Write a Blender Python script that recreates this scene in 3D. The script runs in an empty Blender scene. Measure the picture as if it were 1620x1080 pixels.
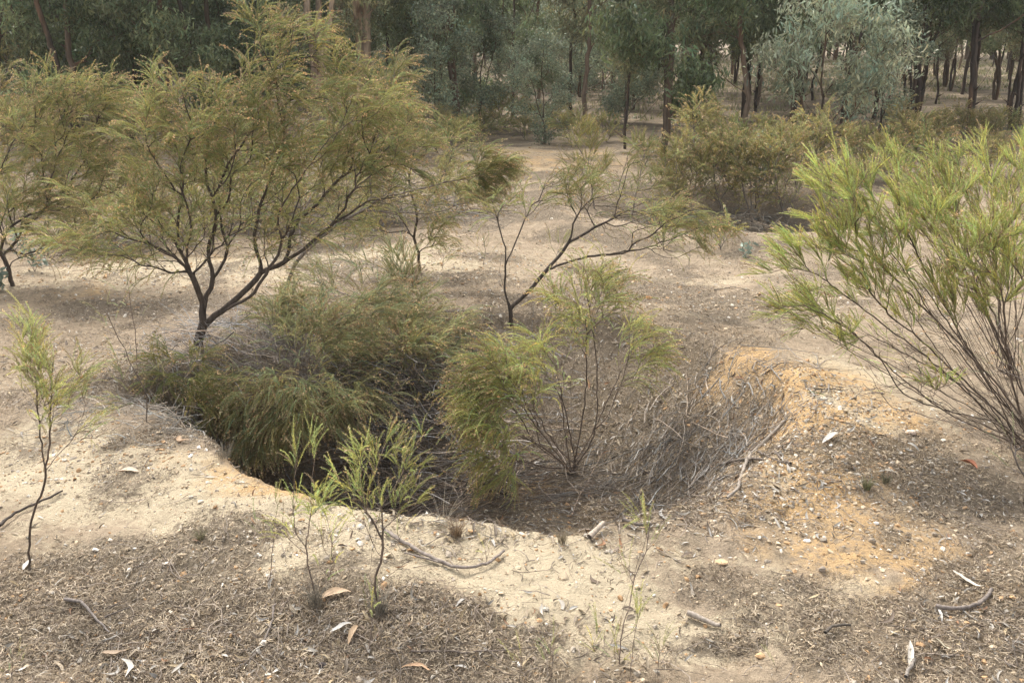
import bpy, math, random
import numpy as np
from mathutils import Vector

RS = np.random.RandomState
PI = math.pi
rad = math.radians
C = bpy.context.scene.collection

# ------------------------------------------------------------------ camera
H = 2.4
TH = rad(17.0)
F = 1575.0
W2, H2 = 810.0, 540.0
fwd = np.array([0, math.cos(TH), -math.sin(TH)])
upv = np.array([0, math.sin(TH), math.cos(TH)])
rgt = np.array([1.0, 0, 0])
CAM = np.array([0, 0, H])

def ray(px, py):
    return fwd + rgt * (px - W2) / F + upv * (H2 - py) / F

def P(px, py, D):
    r = ray(px, py)
    return CAM + r * (D / r[1])

def flat(px, py, z=0.0):
    r = ray(px, py)
    return CAM + r * ((z - H) / r[2])

# ------------------------------------------------------------------ noise
_perm = RS(7).rand(256, 256)
def vnoise(x, y, s=1.0, o=0):
    x = np.asarray(x, float) * s + 17.3 * (o + 1); y = np.asarray(y, float) * s + 9.1 * (o + 1)
    xi = np.floor(x).astype(int); yi = np.floor(y).astype(int)
    fx = x - xi; fy = y - yi
    fx = fx * fx * (3 - 2 * fx); fy = fy * fy * (3 - 2 * fy)
    a = _perm[xi & 255, yi & 255]; b = _perm[(xi + 1) & 255, yi & 255]
    c = _perm[xi & 255, (yi + 1) & 255]; d = _perm[(xi + 1) & 255, (yi + 1) & 255]
    return (a * (1 - fx) + b * fx) * (1 - fy) + (c * (1 - fx) + d * fx) * fy - 0.5
def fbm(x, y, s=1.0, n=4, o=0):
    t = 0; a = 1.0
    for i in range(n):
        t = t + a * vnoise(x, y, s * 2 ** i, o + i); a *= 0.5
    return t
def sstep(a, b, x):
    t = np.clip((x - a) / (b - a), 0, 1)
    return t * t * (3 - 2 * t)

# ------------------------------------------------------------------ terrain
RIM = [(185,650),(255,684),(325,728),(390,785),(450,822),(540,846),(640,862),(760,876),(880,882),(980,872),
       (1060,852),(1130,826),(1190,790),(1252,738),(1280,690),(1255,640),(1170,596),(1090,560),(1000,534),(900,520),
       (780,522),(650,515),(520,520),(420,540),(340,580),(250,610),(195,632)]
POLY = np.array([flat(*p)[:2] for p in RIM])
def pit_sdf(x, y):
    """positive inside the hollow (metres)"""
    x = np.asarray(x, float); y = np.asarray(y, float)
    d = np.full(x.shape, 1e9); ins = np.zeros(x.shape, bool)
    n = len(POLY)
    for i in range(n):
        ax, ay = POLY[i]; bx, by = POLY[(i + 1) % n]
        ex, ey = bx - ax, by - ay
        t = np.clip(((x - ax) * ex + (y - ay) * ey) / (ex * ex + ey * ey), 0, 1)
        d = np.minimum(d, np.hypot(x - ax - t * ex, y - ay - t * ey))
        c = ((ay > y) != (by > y))
        xx = ex * (y - ay) / (ey if abs(ey) > 1e-9 else 1e-9) + ax
        ins ^= (c & (x < xx))
    return np.where(ins, d, -d)
def height(x, y, fine=True):
    x = np.asarray(x, float); y = np.asarray(y, float)
    z = 0.10 * fbm(x, y, 0.35, 2, 3) + 0.010 * np.clip(y - 30, 0, 400)
    d = pit_sdf(x + 0.10 * vnoise(x, y, 2.2, 5), y + 0.10 * vnoise(x, y, 2.2, 8)) if fine else pit_sdf(x, y)
    left = 1 - sstep(-1.5, -0.2, x - 0.25 * (y - 4.8))            # 1 on the left, deep and steep
    far = sstep(6.0, 7.6, y)
    depth = 0.95 * left + 0.62 * (1 - left)
    depth = depth * (1 - 0.25 * far)
    wid = 0.38 * left + 1.05 * (1 - left); wid = wid * (1 - far) + 1.5 * far
    near = 1 - sstep(4.6, 5.2, y)
    wid = wid * (1 - near * .22)
    z = z - depth * sstep(-0.06, 1.0, d / wid)
    z = z + 0.16 * np.exp(-np.maximum(-d, 0) ** 2 / 0.9) * (d < 0) + 0.16 * (d >= 0) * np.exp(-(np.maximum(d, 0) / (0.13 + .03 * (1 - left))) ** 2)
    # second hollow, behind the crest on the right
    e = np.hypot((x - 3.1) / 2.4, (y - 14.1) / 1.9)
    z = z - 0.32 * (1 - sstep(0.45, 1.0, e)) + 0.12 * np.exp(-((e - 1.1) / 0.25) ** 2)
    if fine:
        k = np.exp(-np.clip(y - 4, 0, 99) / 14)
        z = z + k * (0.045 * fbm(x, y, 1.9, 3, 11) + 0.030 * fbm(x, y, 9, 3, 21) + 0.007 * fbm(x, y, 45, 2, 31))
        # small lumps of clay on the right rim
        for (px, py, r, a) in ((1160,615,.16,.06),(1265,640,.2,.07),(1200,690,.22,.04),(1330,700,.3,.05),(1255,690,.12,.05)):
            q = flat(px, py)
            z = z + a * np.exp(-((x - q[0]) ** 2 + (y - q[1]) ** 2) / r ** 2)
    return z
def h1(x, y): return float(height(np.array([x]), np.array([y]))[0])
def G(px, py):
    """the point of the ground seen at a pixel of the photograph"""
    r = ray(px, py)
    t = np.concatenate([np.linspace(2, 20, 900), np.linspace(20.1, 160, 1500)])
    p = CAM[None] + r[None] * t[:, None]
    hz = height(p[:, 0], p[:, 1])
    k = np.argmax(p[:, 2] < hz)
    if p[k, 2] >= hz[k]: k = len(t) - 1
    return np.array([p[k, 0], p[k, 1], hz[k]])

# ------------------------------------------------------------------ mesh helpers
def mk(name, V, T=None, Q=None, mats=(), parent=None, col=None, org=(0, 0, 0), midx=None, smooth=True):
    V = np.asarray(V, float) - np.asarray(org, float)
    me = bpy.data.meshes.new(name)
    nt = 0 if T is None else len(T); nq = 0 if Q is None else len(Q)
    me.vertices.add(len(V)); me.vertices.foreach_set('co', V.astype(np.float32).ravel())
    li = []
    if nt: li.append(np.asarray(T).ravel())
    if nq: li.append(np.asarray(Q).ravel())
    li = np.concatenate(li).astype(np.int32)
    me.loops.add(len(li)); me.loops.foreach_set('vertex_index', li)
    me.polygons.add(nt + nq)
    ls = np.concatenate([np.arange(nt) * 3, nt * 3 + np.arange(nq) * 4]).astype(np.int32)
    me.polygons.foreach_set('loop_start', ls)
    if midx is not None: me.polygons.foreach_set('material_index', np.asarray(midx, np.int32))
    me.polygons.foreach_set('use_smooth', np.full(nt + nq, bool(smooth)))
    if col is not None:
        a = me.attributes.new('tint', 'FLOAT_COLOR', 'POINT')
        c4 = np.ones((len(V), 4), np.float32); c4[:, :3] = col
        a.data.foreach_set('color', c4.ravel())
    me.update(); me.validate()
    for m in (mats if isinstance(mats, (list, tuple)) else [mats]): me.materials.append(m)
    o = bpy.data.objects.new(name, me); C.objects.link(o)
    if parent is not None: o.parent = parent
    else: o.location = org
    return o
def tag(o, label=None, cat=None, group=None, kind=None):
    if label: o['label'] = label
    if cat: o['category'] = cat
    if group: o['group'] = group
    if kind: o['kind'] = kind
    return o
def empty(name, loc, label, cat, group=None):
    o = bpy.data.objects.new(name, None); C.objects.link(o)
    o.location = tuple(loc); o.empty_display_size = 0.1
    return tag(o, label, cat, group)
def copy_tree(root):
    r = root.copy(); C.objects.link(r)
    for ch in list(root.children):
        c = ch.copy(); C.objects.link(c); c.parent = r
        for g in list(ch.children):
            q = g.copy(); C.objects.link(q); q.parent = c
    return r

class Tubes:
    def __init__(s): s.V = []; s.Q = []; s.C = []; s.n = 0
    def add(s, pts, r, k=3, col=(1, 1, 1)):
        pts = np.asarray(pts, float); r = np.asarray(r, float) * np.ones(len(pts))
        t = np.gradient(pts, axis=0); t /= np.linalg.norm(t, axis=1)[:, None] + 1e-9
        ref = np.array([0.31, 0.86, 0.40]) if abs(t[0] @ np.array([0.31, 0.86, 0.40])) < 0.85 else np.array([0.9, -0.1, 0.3])
        a = np.cross(t, ref); a /= np.linalg.norm(a, axis=1)[:, None] + 1e-9
        b = np.cross(t, a)
        th = np.arange(k) * 2 * PI / k
        ring = a[:, None] * np.cos(th)[None, :, None] + b[:, None] * np.sin(th)[None, :, None]
        V = (pts[:, None] + ring * r[:, None, None]).reshape(-1, 3)
        n = len(pts)
        i = np.arange(n - 1)[:, None] * k; j = np.arange(k)[None]; j2 = (j + 1) % k
        Q = np.stack([i + j, i + j2, i + k + j2, i + k + j], -1).reshape(-1, 4) + s.n
        s.V.append(V); s.Q.append(Q); s.C.append(np.tile(np.asarray(col, float), (len(V), 1))); s.n += len(V)
    def build(s, name, mat, parent=None, org=(0, 0, 0)):
        return mk(name, np.concatenate(s.V), None, np.concatenate(s.Q), [mat], parent, np.concatenate(s.C), org)

# ------------------------------------------------------------------ materials
def newmat(name):
    m = bpy.data.materials.new(name); m.use_nodes = True
    nt = m.node_tree; nt.nodes.clear()
    return m, nt, nt.nodes, nt.links
def leafmat(name, trans=0.35, rough=0.55, spec=0.3, vary=0.25, gain=1.0):
    m, nt, N, L = newmat(name)
    out = N.new('ShaderNodeOutputMaterial'); mix = N.new('ShaderNodeMixShader')
    pb = N.new('ShaderNodeBsdfPrincipled'); tr = N.new('ShaderNodeBsdfTranslucent')
    at = N.new('ShaderNodeAttribute'); at.attribute_name = 'tint'
    tc = N.new('ShaderNodeTexCoord'); nz = N.new('ShaderNodeTexNoise'); nz.inputs['Scale'].default_value = 7; nz.inputs['Detail'].default_value = 3
    mr = N.new('ShaderNodeMapRange'); mr.inputs[1].default_value = .3; mr.inputs[2].default_value = .7
    mr.inputs[3].default_value = (1 - vary) * gain; mr.inputs[4].default_value = (1 + vary) * gain
    vm = N.new('ShaderNodeVectorMath'); vm.operation = 'SCALE'
    L.new(tc.outputs['Object'], nz.inputs['Vector']); L.new(nz.outputs['Fac'], mr.inputs[0])
    L.new(at.outputs['Color'], vm.inputs[0]); L.new(mr.outputs[0], vm.inputs['Scale'])
    L.new(vm.outputs[0], pb.inputs['Base Color']); L.new(vm.outputs[0], tr.inputs['Color'])
    pb.inputs['Roughness'].default_value = rough; pb.inputs['Specular IOR Level'].default_value = spec
    mix.inputs[0].default_value = trans
    L.new(pb.outputs[0], mix.inputs[1]); L.new(tr.outputs[0], mix.inputs[2]); L.new(mix.outputs[0], out.inputs[0])
    return m
def woodmat(name, scale=40, vary=0.4, rough=0.9, bump=0.4, stretch=0.15, patch=None):
    m, nt, N, L = newmat(name)
    out = N.new('ShaderNodeOutputMaterial'); pb = N.new('ShaderNodeBsdfPrincipled')
    at = N.new('ShaderNodeAttribute'); at.attribute_name = 'tint'
    tc = N.new('ShaderNodeTexCoord'); mp = N.new('ShaderNodeMapping'); mp.inputs['Scale'].default_value = (1, 1, stretch)
    nz = N.new('ShaderNodeTexNoise'); nz.inputs['Scale'].default_value = scale; nz.inputs['Detail'].default_value = 5
    mr = N.new('ShaderNodeMapRange'); mr.inputs[1].default_value = .3; mr.inputs[2].default_value = .7
    mr.inputs[3].default_value = 1 - vary; mr.inputs[4].default_value = 1 + vary
    vm = N.new('ShaderNodeVectorMath'); vm.operation = 'SCALE'
    L.new(tc.outputs['Object'], mp.inputs[0]); L.new(mp.outputs[0], nz.inputs['Vector']); L.new(nz.outputs['Fac'], mr.inputs[0])
    L.new(at.outputs['Color'], vm.inputs[0]); L.new(mr.outputs[0], vm.inputs['Scale'])
    src = vm.outputs[0]
    if patch is not None:
        n2 = N.new('ShaderNodeTexNoise'); n2.inputs['Scale'].default_value = 2.2; n2.inputs['Detail'].default_value = 6
        L.new(mp.outputs[0], n2.inputs['Vector'])
        r2 = N.new('ShaderNodeMapRange'); r2.inputs[1].default_value = .47; r2.inputs[2].default_value = .56
        L.new(n2.outputs['Fac'], r2.inputs[0])
        mx = N.new('ShaderNodeMix'); mx.data_type = 'RGBA'; mx.inputs['B'].default_value = (*patch, 1)
        L.new(r2.outputs[0], mx.inputs[0]); L.new(src, mx.inputs['A']); src = mx.outputs['Result']
    L.new(src, pb.inputs['Base Color'])
    bp = N.new('ShaderNodeBump'); bp.inputs['Strength'].default_value = bump; bp.inputs['Distance'].default_value = 0.01
    L.new(nz.outputs['Fac'], bp.inputs['Height']); L.new(bp.outputs[0], pb.inputs['Normal'])
    pb.inputs['Roughness'].default_value = rough; pb.inputs['Specular IOR Level'].default_value = 0.2
    L.new(pb.outputs[0], out.inputs[0])
    return m
M_LEAF = leafmat('cassinia_leaf', 0.45, 0.6, 0.25)
M_FLOW = leafmat('dry_flower', 0.2, 0.8, 0.1)
M_GUM = leafmat('gum_leaf', 0.35, 0.42, 0.4, 0.2)
M_BARK = woodmat('shrub_bark', 60, 0.4)
M_GBARK = woodmat('gum_bark', 14, 0.45, bump=0.8, patch=(0.16, 0.10, 0.065))
M_DEAD = woodmat('weathered_wood', 60, 0.35)
M_LIT = leafmat('dry_leaf', 0.12, 0.6, 0.3, 0.25)
M_STONE = woodmat('quartz_stone', 50, 0.25, 0.8, 0.3, 1.0)

# ------------------------------------------------------------------ plant growth
def hermite(p0, p1, t0, t1, n):
    s = np.linspace(0, 1, n)[:, None]
    return (2*s**3-3*s**2+1)*p0 + (s**3-2*s**2+s)*t0 + (-2*s**3+3*s**2)*p1 + (s**3-s**2)*t1
def smooth_poly(pts, step):
    pts = np.asarray(pts, float); out = [pts[0]]
    for i in range(len(pts) - 1):
        a = pts[max(i-1, 0)]; b = pts[i]; c = pts[i+1]; d = pts[min(i+2, len(pts)-1)]
        n = max(2, int(np.linalg.norm(c - b) / step) + 1)
        q = hermite(b, c, (c - a) / 2, (d - b) / 2, n)
        out += list(q[1:])
    return np.array(out)

class Skel:
    """a branching skeleton: limbs laid by hand, then every tip joined to the best node"""
    def __init__(s, base, step, rng):
        s.p = [np.asarray(base, float)]; s.par = [-1]; s.pl = [0.0]; s.t = [np.array([0, 0, 1.0])]
        s.chains = []; s.step = step; s.rng = rng
        s.A = np.zeros((4096, 7)); s.A[0, :3] = base; s.A[0, 6] = 1; s.n = 1
    def push(s, q, par):
        d = q - s.p[par]; l = np.linalg.norm(d) + 1e-9
        s.p.append(q); s.par.append(par); s.pl.append(s.pl[par] + l); s.t.append(d / l)
        if s.n >= len(s.A): s.A = np.concatenate([s.A, np.zeros_like(s.A)])
        s.A[s.n, :3] = q; s.A[s.n, 3] = s.pl[-1]; s.A[s.n, 4:7] = d / l; s.n += 1
        return s.n - 1
    def limb(s, pts, jit=0.006):
        pts = np.asarray(pts, float)
        A = s.A[:s.n]
        k = int(np.argmin(np.linalg.norm(A[:, :3] - pts[0], axis=1)))
        jit = min(jit, s.step * .07); q = smooth_poly(np.concatenate([[s.p[k]], pts[1:]]) if len(pts) > 1 else pts, s.step)
        ch = [k]
        for v in q[1:]:
            k = s.push(v + s.rng.normal(0, jit, 3), k); ch.append(k)
        s.chains.append((ch, False, 1.0)); return k
    def tip(s, q, leafy, alpha, beta, curve, bendz, jit):
        A = s.A[:s.n]
        D = q - A[:, :3]; L = np.linalg.norm(D, axis=1) + 1e-6
        cos = (D * A[:, 4:7]).sum(1) / L
        cost = L * (1 + beta * (1 - cos)) + alpha * A[:, 3]
        cost[A[:, 3] < 0.12] += 0.0
        k = int(np.argmin(cost)); L0 = L[k]
        if L0 < s.step * 1.2: return
        d = D[k] / L0
        t0 = (A[k, 4:7] * (1 - curve) + d * curve); t0 /= np.linalg.norm(t0) + 1e-9
        t1 = d + np.array([0, 0, bendz]) + s.rng.normal(0, 0.25, 3); t1 /= np.linalg.norm(t1) + 1e-9
        n = max(3, int(L0 / s.step) + 2)
        c = hermite(A[k, :3].copy(), q, t0 * L0, t1 * L0, n)
        wob = np.cumsum(s.rng.normal(0, jit, (n, 3)), 0); wob -= np.linspace(0, 1, n)[:, None] * wob[-1]
        c = c + wob
        ch = [k]
        for v in c[1:]:
            k = s.push(v, k); ch.append(k)
        s.chains.append((ch, leafy > 0, leafy))
    def radii(s, rt, expo, rmax):
        cnt = np.zeros(s.n); last = np.ones(s.n, bool)
        par = np.array(s.par)
        for i in range(s.n - 1, 0, -1):
            if cnt[i] == 0: cnt[i] = 1
            cnt[par[i]] += cnt[i]
        r = rt * np.maximum(cnt, 1) ** expo
        return np.minimum(r, rmax)

# ---- sprig templates: (V, T, kind-per-vertex, shade-per-vertex); grows along +Z, arches to +X
def sprig_template(rng, L=0.16, arch=0.6, nleaf=30, ll=0.010, lw=0.0022, flower=0.5, stem=0.0009, open_=0.8, up=0.0):
    V = []; T = []; K = []; S = []
    def cur(t):
        a = arch * t * t * 1.5
        return np.array([L * (t ** 2) * arch * 0.55, 0, L * (t - 0.18 * arch * t * t * 1.5)])
    n = 6; ts = np.linspace(0, 1, n)
    cs = [cur(t) for t in ts]
    for i in range(n - 1):       # stem: two crossed slivers
        b = len(V); w = stem * (1.3 - 0.6 * ts[i])
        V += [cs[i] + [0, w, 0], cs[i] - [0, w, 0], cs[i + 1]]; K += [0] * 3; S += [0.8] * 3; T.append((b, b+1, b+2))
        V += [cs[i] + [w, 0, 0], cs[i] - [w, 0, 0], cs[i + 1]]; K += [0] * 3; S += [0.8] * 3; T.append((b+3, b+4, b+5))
    for i in range(nleaf):
        t = 0.06 + 0.94 * (i + rng.rand()) / nleaf
        p = cur(t); tan = cur(min(t + .05, 1.04)) - cur(t - .05); tan /= np.linalg.norm(tan)
        a = i * 2.4 + rng.rand()
        o = np.array([math.cos(a), math.sin(a), 0]); o -= tan * (o @ tan); o /= np.linalg.norm(o) + 1e-9
        d = tan * (1 - 0.5 * open_) + o * open_ * (0.7 + 0.5 * rng.rand()) + np.array([-up * 0.5, 0, up]); d /= np.linalg.norm(d)
        sd = np.cross(d, o + rng.normal(0, .3, 3)); sd /= np.linalg.norm(sd) + 1e-9
        l = ll * (0.7 + 0.6 * rng.rand()) * (1.1 - 0.35 * t)
        b = len(V)
        V += [p - sd * lw * .5, p + sd * lw * .5, p + d * l]
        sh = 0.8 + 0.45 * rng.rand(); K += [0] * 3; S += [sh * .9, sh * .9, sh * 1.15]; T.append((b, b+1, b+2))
    nf = int(rng.poisson(flower * 7)) if flower > 0 else 0
    for i in range(nf):          # dry flower heads clustered along the drooping tip
        t = 0.80 + 0.26 * rng.rand()
        p = cur(t) + rng.normal(0, ll * .22, 3)
        s_ = ll * .34 * (0.7 + .6 * rng.rand())
        d = rng.normal(0, 1, 3); d /= np.linalg.norm(d)
        b = len(V); q1 = np.cross(d, [0.3, .5, .8]); q1 /= np.linalg.norm(q1); q2 = np.cross(d, q1)
        V += [p + q1 * s_, p - q1 * s_ * .5 + q2 * s_ * .87, p - q1 * s_ * .5 - q2 * s_ * .87, p + np.array([0, 0, -1.6 * s_])]
        sh = 0.75 + .5 * rng.rand(); K += [1] * 4; S += [sh] * 4
        T += [(b, b+1, b+2), (b, b+1, b+3), (b+1, b+2, b+3), (b+2, b, b+3)]
    return np.array(V), np.array(T), np.array(K), np.array(S)

def gum_template(rng, n=10, L=0.10, w=0.022, spread=0.12, droop=0.7, rnd=False):
    V = []; T = []; S = []
    for i in range(n):
        p = np.array([rng.normal(0, spread * .5), rng.normal(0, spread * .5), rng.rand() * spread * 1.3])
        d = rng.normal(0, 1, 3); d /= np.linalg.norm(d); d = d * (1 - droop * .7) + np.array([0, 0, -droop]) * 1.0; d /= np.linalg.norm(d)
        sd = np.cross(d, rng.normal(0, 1, 3)); sd /= np.linalg.norm(sd) + 1e-9
        nn = np.cross(d, sd)
        l = L * (.6 + .8 * rng.rand()); ww = w * (.7 + .6 * rng.rand())
        b = len(V)
        bend = nn * l * .12
        V += [p, p + d * l * .35 + sd * ww * .5 + bend, p + d * l * .35 - sd * ww * .5 + bend, p + d * l * .75 + sd * ww * .38 + bend, p + d * l * .75 - sd * ww * .30 + bend, p + d * l]
        sh = .7 + .6 * rng.rand(); S += [sh] * 6
        T += [(b, b+1, b+2), (b+1, b+3, b+4), (b+1, b+4, b+2), (b+3, b+5, b+4)]
    V = np.array(V)
    return V, np.array(T), np.zeros(len(V), int), np.array(S)

def place(templates, pos, zdir, xdir, scale, tint, ftint, rng):
    """copy sprigs to anchors; returns leaf part and flower part as (V,T,C)"""
    n = len(pos)
    z = zdir / (np.linalg.norm(zdir, axis=1)[:, None] + 1e-9)
    x = xdir - z * (xdir * z).sum(1)[:, None]; x /= np.linalg.norm(x, axis=1)[:, None] + 1e-9
    y = np.cross(z, x)
    R = np.stack([x, y, z], 1)
    which = rng.randint(0, len(templates), n)
    parts = {0: [[], [], [], 0], 1: [[], [], [], 0]}
    for ti, (V, T, K, S) in enumerate(templates):
        idx = np.where(which == ti)[0]
        if not len(idx): continue
        for kind, tn in ((0, tint), (1, ftint)):
            vm = np.where(K == kind)[0]
            if not len(vm) or tn is None: continue
            remap = -np.ones(len(V), int); remap[vm] = np.arange(len(vm))
            tm = T[(K[T[:, 0]] == kind)]
            if not len(tm): continue
            vv = V[vm]
            W = np.einsum('vk,nkj->nvj', vv, R[idx]) * scale[idx][:, None, None] + pos[idx][:, None]
            cc = tn[idx][:, None, :] * S[vm][None, :, None]
            tt = remap[tm][None] + (np.arange(len(idx)) * len(vm))[:, None, None]
            a = parts[kind]
            a[0].append(W.reshape(-1, 3)); a[1].append(tt.reshape(-1, 3) + a[3]); a[2].append(cc.reshape(-1, 3)); a[3] += W.shape[0] * W.shape[1]
    res = []
    for k in (0, 1):
        a = parts[k]
        res.append((np.concatenate(a[0]), np.concatenate(a[1]), np.concatenate(a[2])) if a[0] else None)
    return res

_tc = {}
def templ(key, **kw):
    if key not in _tc:
        r = RS(abs(hash(key)) % 9999 if False else sum(map(ord, key)))
        _tc[key] = [sprig_template(r, **{k: (v() if callable(v) else v) for k, v in kw.items()}) for _ in range(7)]
    return _tc[key]

# sprig styles: mid distance, arching; bright upright; close up
def style(kind):
    if kind == 'arch':   return templ('arch', L=.20, arch=.9, nleaf=50, ll=.014, lw=.0040, flower=.9, open_=.55, stem=.0014)
    if kind == 'bright': return templ('bright', L=.16, arch=.3, nleaf=62, ll=.011, lw=.0034, flower=.35, open_=.55, stem=.0013)
    if kind == 'near':   return templ('near', L=.14, arch=.55, nleaf=64, ll=.010, lw=.0022, flower=.35, open_=.75, stem=.0010)
    if kind == 'thin':   return templ('thin', L=.13, arch=.30, nleaf=40, ll=.012, lw=.0026, flower=.05, open_=.75, stem=.0009)
    if kind == 'far':    return templ('far', L=.24, arch=.7, nleaf=26, ll=.030, lw=.009, flower=.22, open_=.7, stem=.003)

GREEN = {'olive': (.34, .345, .14), 'bright': (.52, .55, .20), 'sage': (.42, .425, .22), 'fresh': (.47, .48, .19),
         'brown': (.37, .35, .15), 'dark': (.13, .14, .055), 'yellow': (.36, .34, .12)}
FLOW = (.60, .44, .28)
BARKC = {'grey': (.20, .17, .145), 'dark': (.085, .068, .056), 'pale': (.26, .22, .19), 'brown': (.13, .10, .08)}

def blob_pts(b, D, rng):
    """points filling an ellipsoid given in picture units at depth D+dd"""
    px, py, rx, ry, dd, n = b[:6]
    c = P(px, py, D + dd); s = np.linalg.norm(c - CAM) / F
    u = rng.normal(0, 1, (n, 3)); u /= np.linalg.norm(u, axis=1)[:, None]
    u *= (0.15 + 0.85 * rng.rand(n, 1)) ** 0.5
    k = max(1, n // 6)                      # tips gather in sprays with gaps between, a few leaders stick out
    if n > 20:
        cu = rng.normal(0, 1, (k, 3)); cu /= np.linalg.norm(cu, axis=1)[:, None]; cu *= (0.1 + 0.9 * rng.rand(k, 1)) ** 0.45
        u = u * .30 + cu[rng.randint(0, k, n)] * .85
        w_ = rng.rand(n) < .10; u[w_] *= 1.15 + .35 * rng.rand(w_.sum(), 1)
    rz = 0.5 * (rx + ry) * s if len(b) < 8 else b[7]
    return c + u * np.array([rx * s, rz, ry * s * 1.05])

def make_plant(name, label, cat, base, limbs, blobs, kind='arch', green='olive', bark='grey', seed=1, D=None, alpha=.25, beta=.6,
               curve=.45, bendz=.25, step=.055, rt=.0016, expo=.42, rmax=.06, spt=6, span=.28, scale=1.0, up=.35, jit=.004,
               flow=True, group=None, bare=0, leafjit=.18, dropfrac=0.0, droop=1.0, stemname='stems', r0=0.05, dens=1.0, fan=0, fanw=.10):
    rng = RS(seed)
    base = np.asarray(base, float); D = base[1] if D is None else D
    sk = Skel(base - np.array([0, 0, r0]), step, rng)
    sk.limb([base - np.array([0, 0, r0]), base + np.array([0, 0, .02])], 0)
    for l in limbs:
        sk.limb([P(q[0], q[1], D + q[2]) if len(q) == 3 else q for q in l])
    if fan:
        bw = np.array([b_[5] for b_ in blobs], float); bw /= bw.sum()
        for i_ in range(fan):
            b_ = blobs[rng.choice(len(blobs), p=bw)]
            q = blob_pts(tuple(b_[:5]) + (1,), D, rng)[0]; q = base + (q - base) * (.62 + .3 * rng.rand()); L_ = np.linalg.norm(q - base)
            a_ = rng.rand() * 6.28; off = np.array([math.cos(a_), math.sin(a_), 0]) * fanw * rng.rand() + np.array([0, 0, .05])
            mid = base * .55 + q * .45 + rng.normal(0, .035, 3) * L_; sk.limb([base, base + off, mid, q], .003)
    tips = []
    for b in blobs:
        lf = b[6] if len(b) > 6 else 1.0
        b = b[:5] + (int(b[5] * dens),) + tuple(b[6:])
        for q in blob_pts(b, D, rng): tips.append((q, lf))
    g = height(np.array([t[0][0] for t in tips]), np.array([t[0][1] for t in tips])) if tips else []
    tips = [(np.array([t[0][0], t[0][1], max(t[0][2], gg + .04)]), t[1]) for t, gg in zip(tips, g)]
    tips.sort(key=lambda t: np.linalg.norm(t[0] - base) * (0.7 + .6 * rng.rand()))
    for q, lf in tips: sk.tip(q, lf, alpha, beta, curve, bendz, jit)
    r = sk.radii(rt, expo, rmax)
    Pn = np.array(sk.p)
    tb = Tubes(); tw = Tubes(); bc = np.array(BARKC[bark])
    ap = []; ad = []; al = []; gg_ = []
    for ch, leafy, lf in sk.chains:
        pts = Pn[ch]; rr = r[ch].copy(); rr[0] = min(rr[0], rr[1] * 1.25 + .0005)
        k = 3 if rr.max() < .004 else (5 if rr.max() < .014 else 9)
        (tb if rr.max() > rt * 5 or lf == 1.0 and not leafy else tw).add(pts, rr, k, bc * (0.8 + .5 * rng.rand()) * (1.35 if rr.max() < .004 else 1.0))
        if leafy:
            seg = np.linalg.norm(np.diff(pts, axis=0), axis=1); cum = np.concatenate([[0], np.cumsum(seg)]); tot = cum[-1]
            m = max(1, int(round(spt * lf * (1.15 if kind in ('arch', 'bright') else 1.0) * (0.6 + .8 * rng.rand()))))
            sp = min(span, tot * .9)
            if lf < .15: m = int(rng.rand() < lf * 6)
            out = (pts[-1] - base) * np.array([1, 1, .4]); out /= np.linalg.norm(out) + 1e-6
            te = pts[-1] - pts[max(0, len(pts) - 4)]; te /= np.linalg.norm(te) + 1e-6
            sd_ = te * .7 + out * .35 + rng.normal(0, .22, 3) + np.array([0, 0, up * .8])
            gd_ = out * .35 + rng.normal(0, .3, 3); gd_[2] = -droop
            for j in range(m):
                s = tot - sp * (rng.rand() ** 1.3) if j else tot
                i = min(len(pts) - 2, max(0, int(np.searchsorted(cum, s)) - 1))
                f = (s - cum[i]) / (seg[i] + 1e-9); p = pts[i] * (1 - f) + pts[i+1] * f
                t = (pts[i+1] - pts[i]) / (seg[i] + 1e-9)
                d = t * 0.35 + sd_ * .75 + rng.normal(0, .22, 3)
                gg_.append(gd_)
                ap.append(p); ad.append(d); al.append((len(al)))
    root = empty(name, base, label, cat, group)
    so_ = tb.build(stemname, M_BARK, root, base)
    if tw.n:
        tw.build('twigs', M_BARK, so_, base)['kind'] = 'stuff'
    if ap:
        ap = np.array(ap); ad = np.array(ad); n = len(ap)
        gx = np.array(gg_) + rng.normal(0, .2, (n, 3))
        gc = np.array(GREEN[green])
        # colour differs from clump to clump and from sprig to sprig
        cl = 1 + .55 * np.array([vnoise(ap[:, 0] + ap[:, 1] * .6, ap[:, 2], 2.6, seed % 13)]).T
        hue = rng.normal(0, 1, (n, 1))
        tint = gc * cl * (1 + leafjit * rng.normal(0, 1, (n, 1))) * (1 + np.array([.10, 0, -.08]) * hue)
        dead = rng.rand(n) < .12
        tint[dead] = np.array([.36, .28, .17]) * (0.7 + .6 * rng.rand(dead.sum(), 1))
        tint = np.clip(tint, .01, .8)
        ft = np.array(FLOW) * (0.65 + .7 * rng.rand(n, 1)) * (1 + np.array([0.08, 0, -.05]) * rng.normal(0, 1, (n, 1))) if flow else None
        sc = scale * (0.6 + .7 * rng.rand(n))
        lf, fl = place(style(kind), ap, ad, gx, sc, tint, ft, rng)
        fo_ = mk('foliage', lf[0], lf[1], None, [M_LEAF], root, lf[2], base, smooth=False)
        if fl is not None: mk('flower_heads', fl[0], fl[1], None, [M_FLOW], fo_, np.clip(fl[2], .01, .9), base, smooth=False)['kind'] = 'stuff'
    return root

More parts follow.
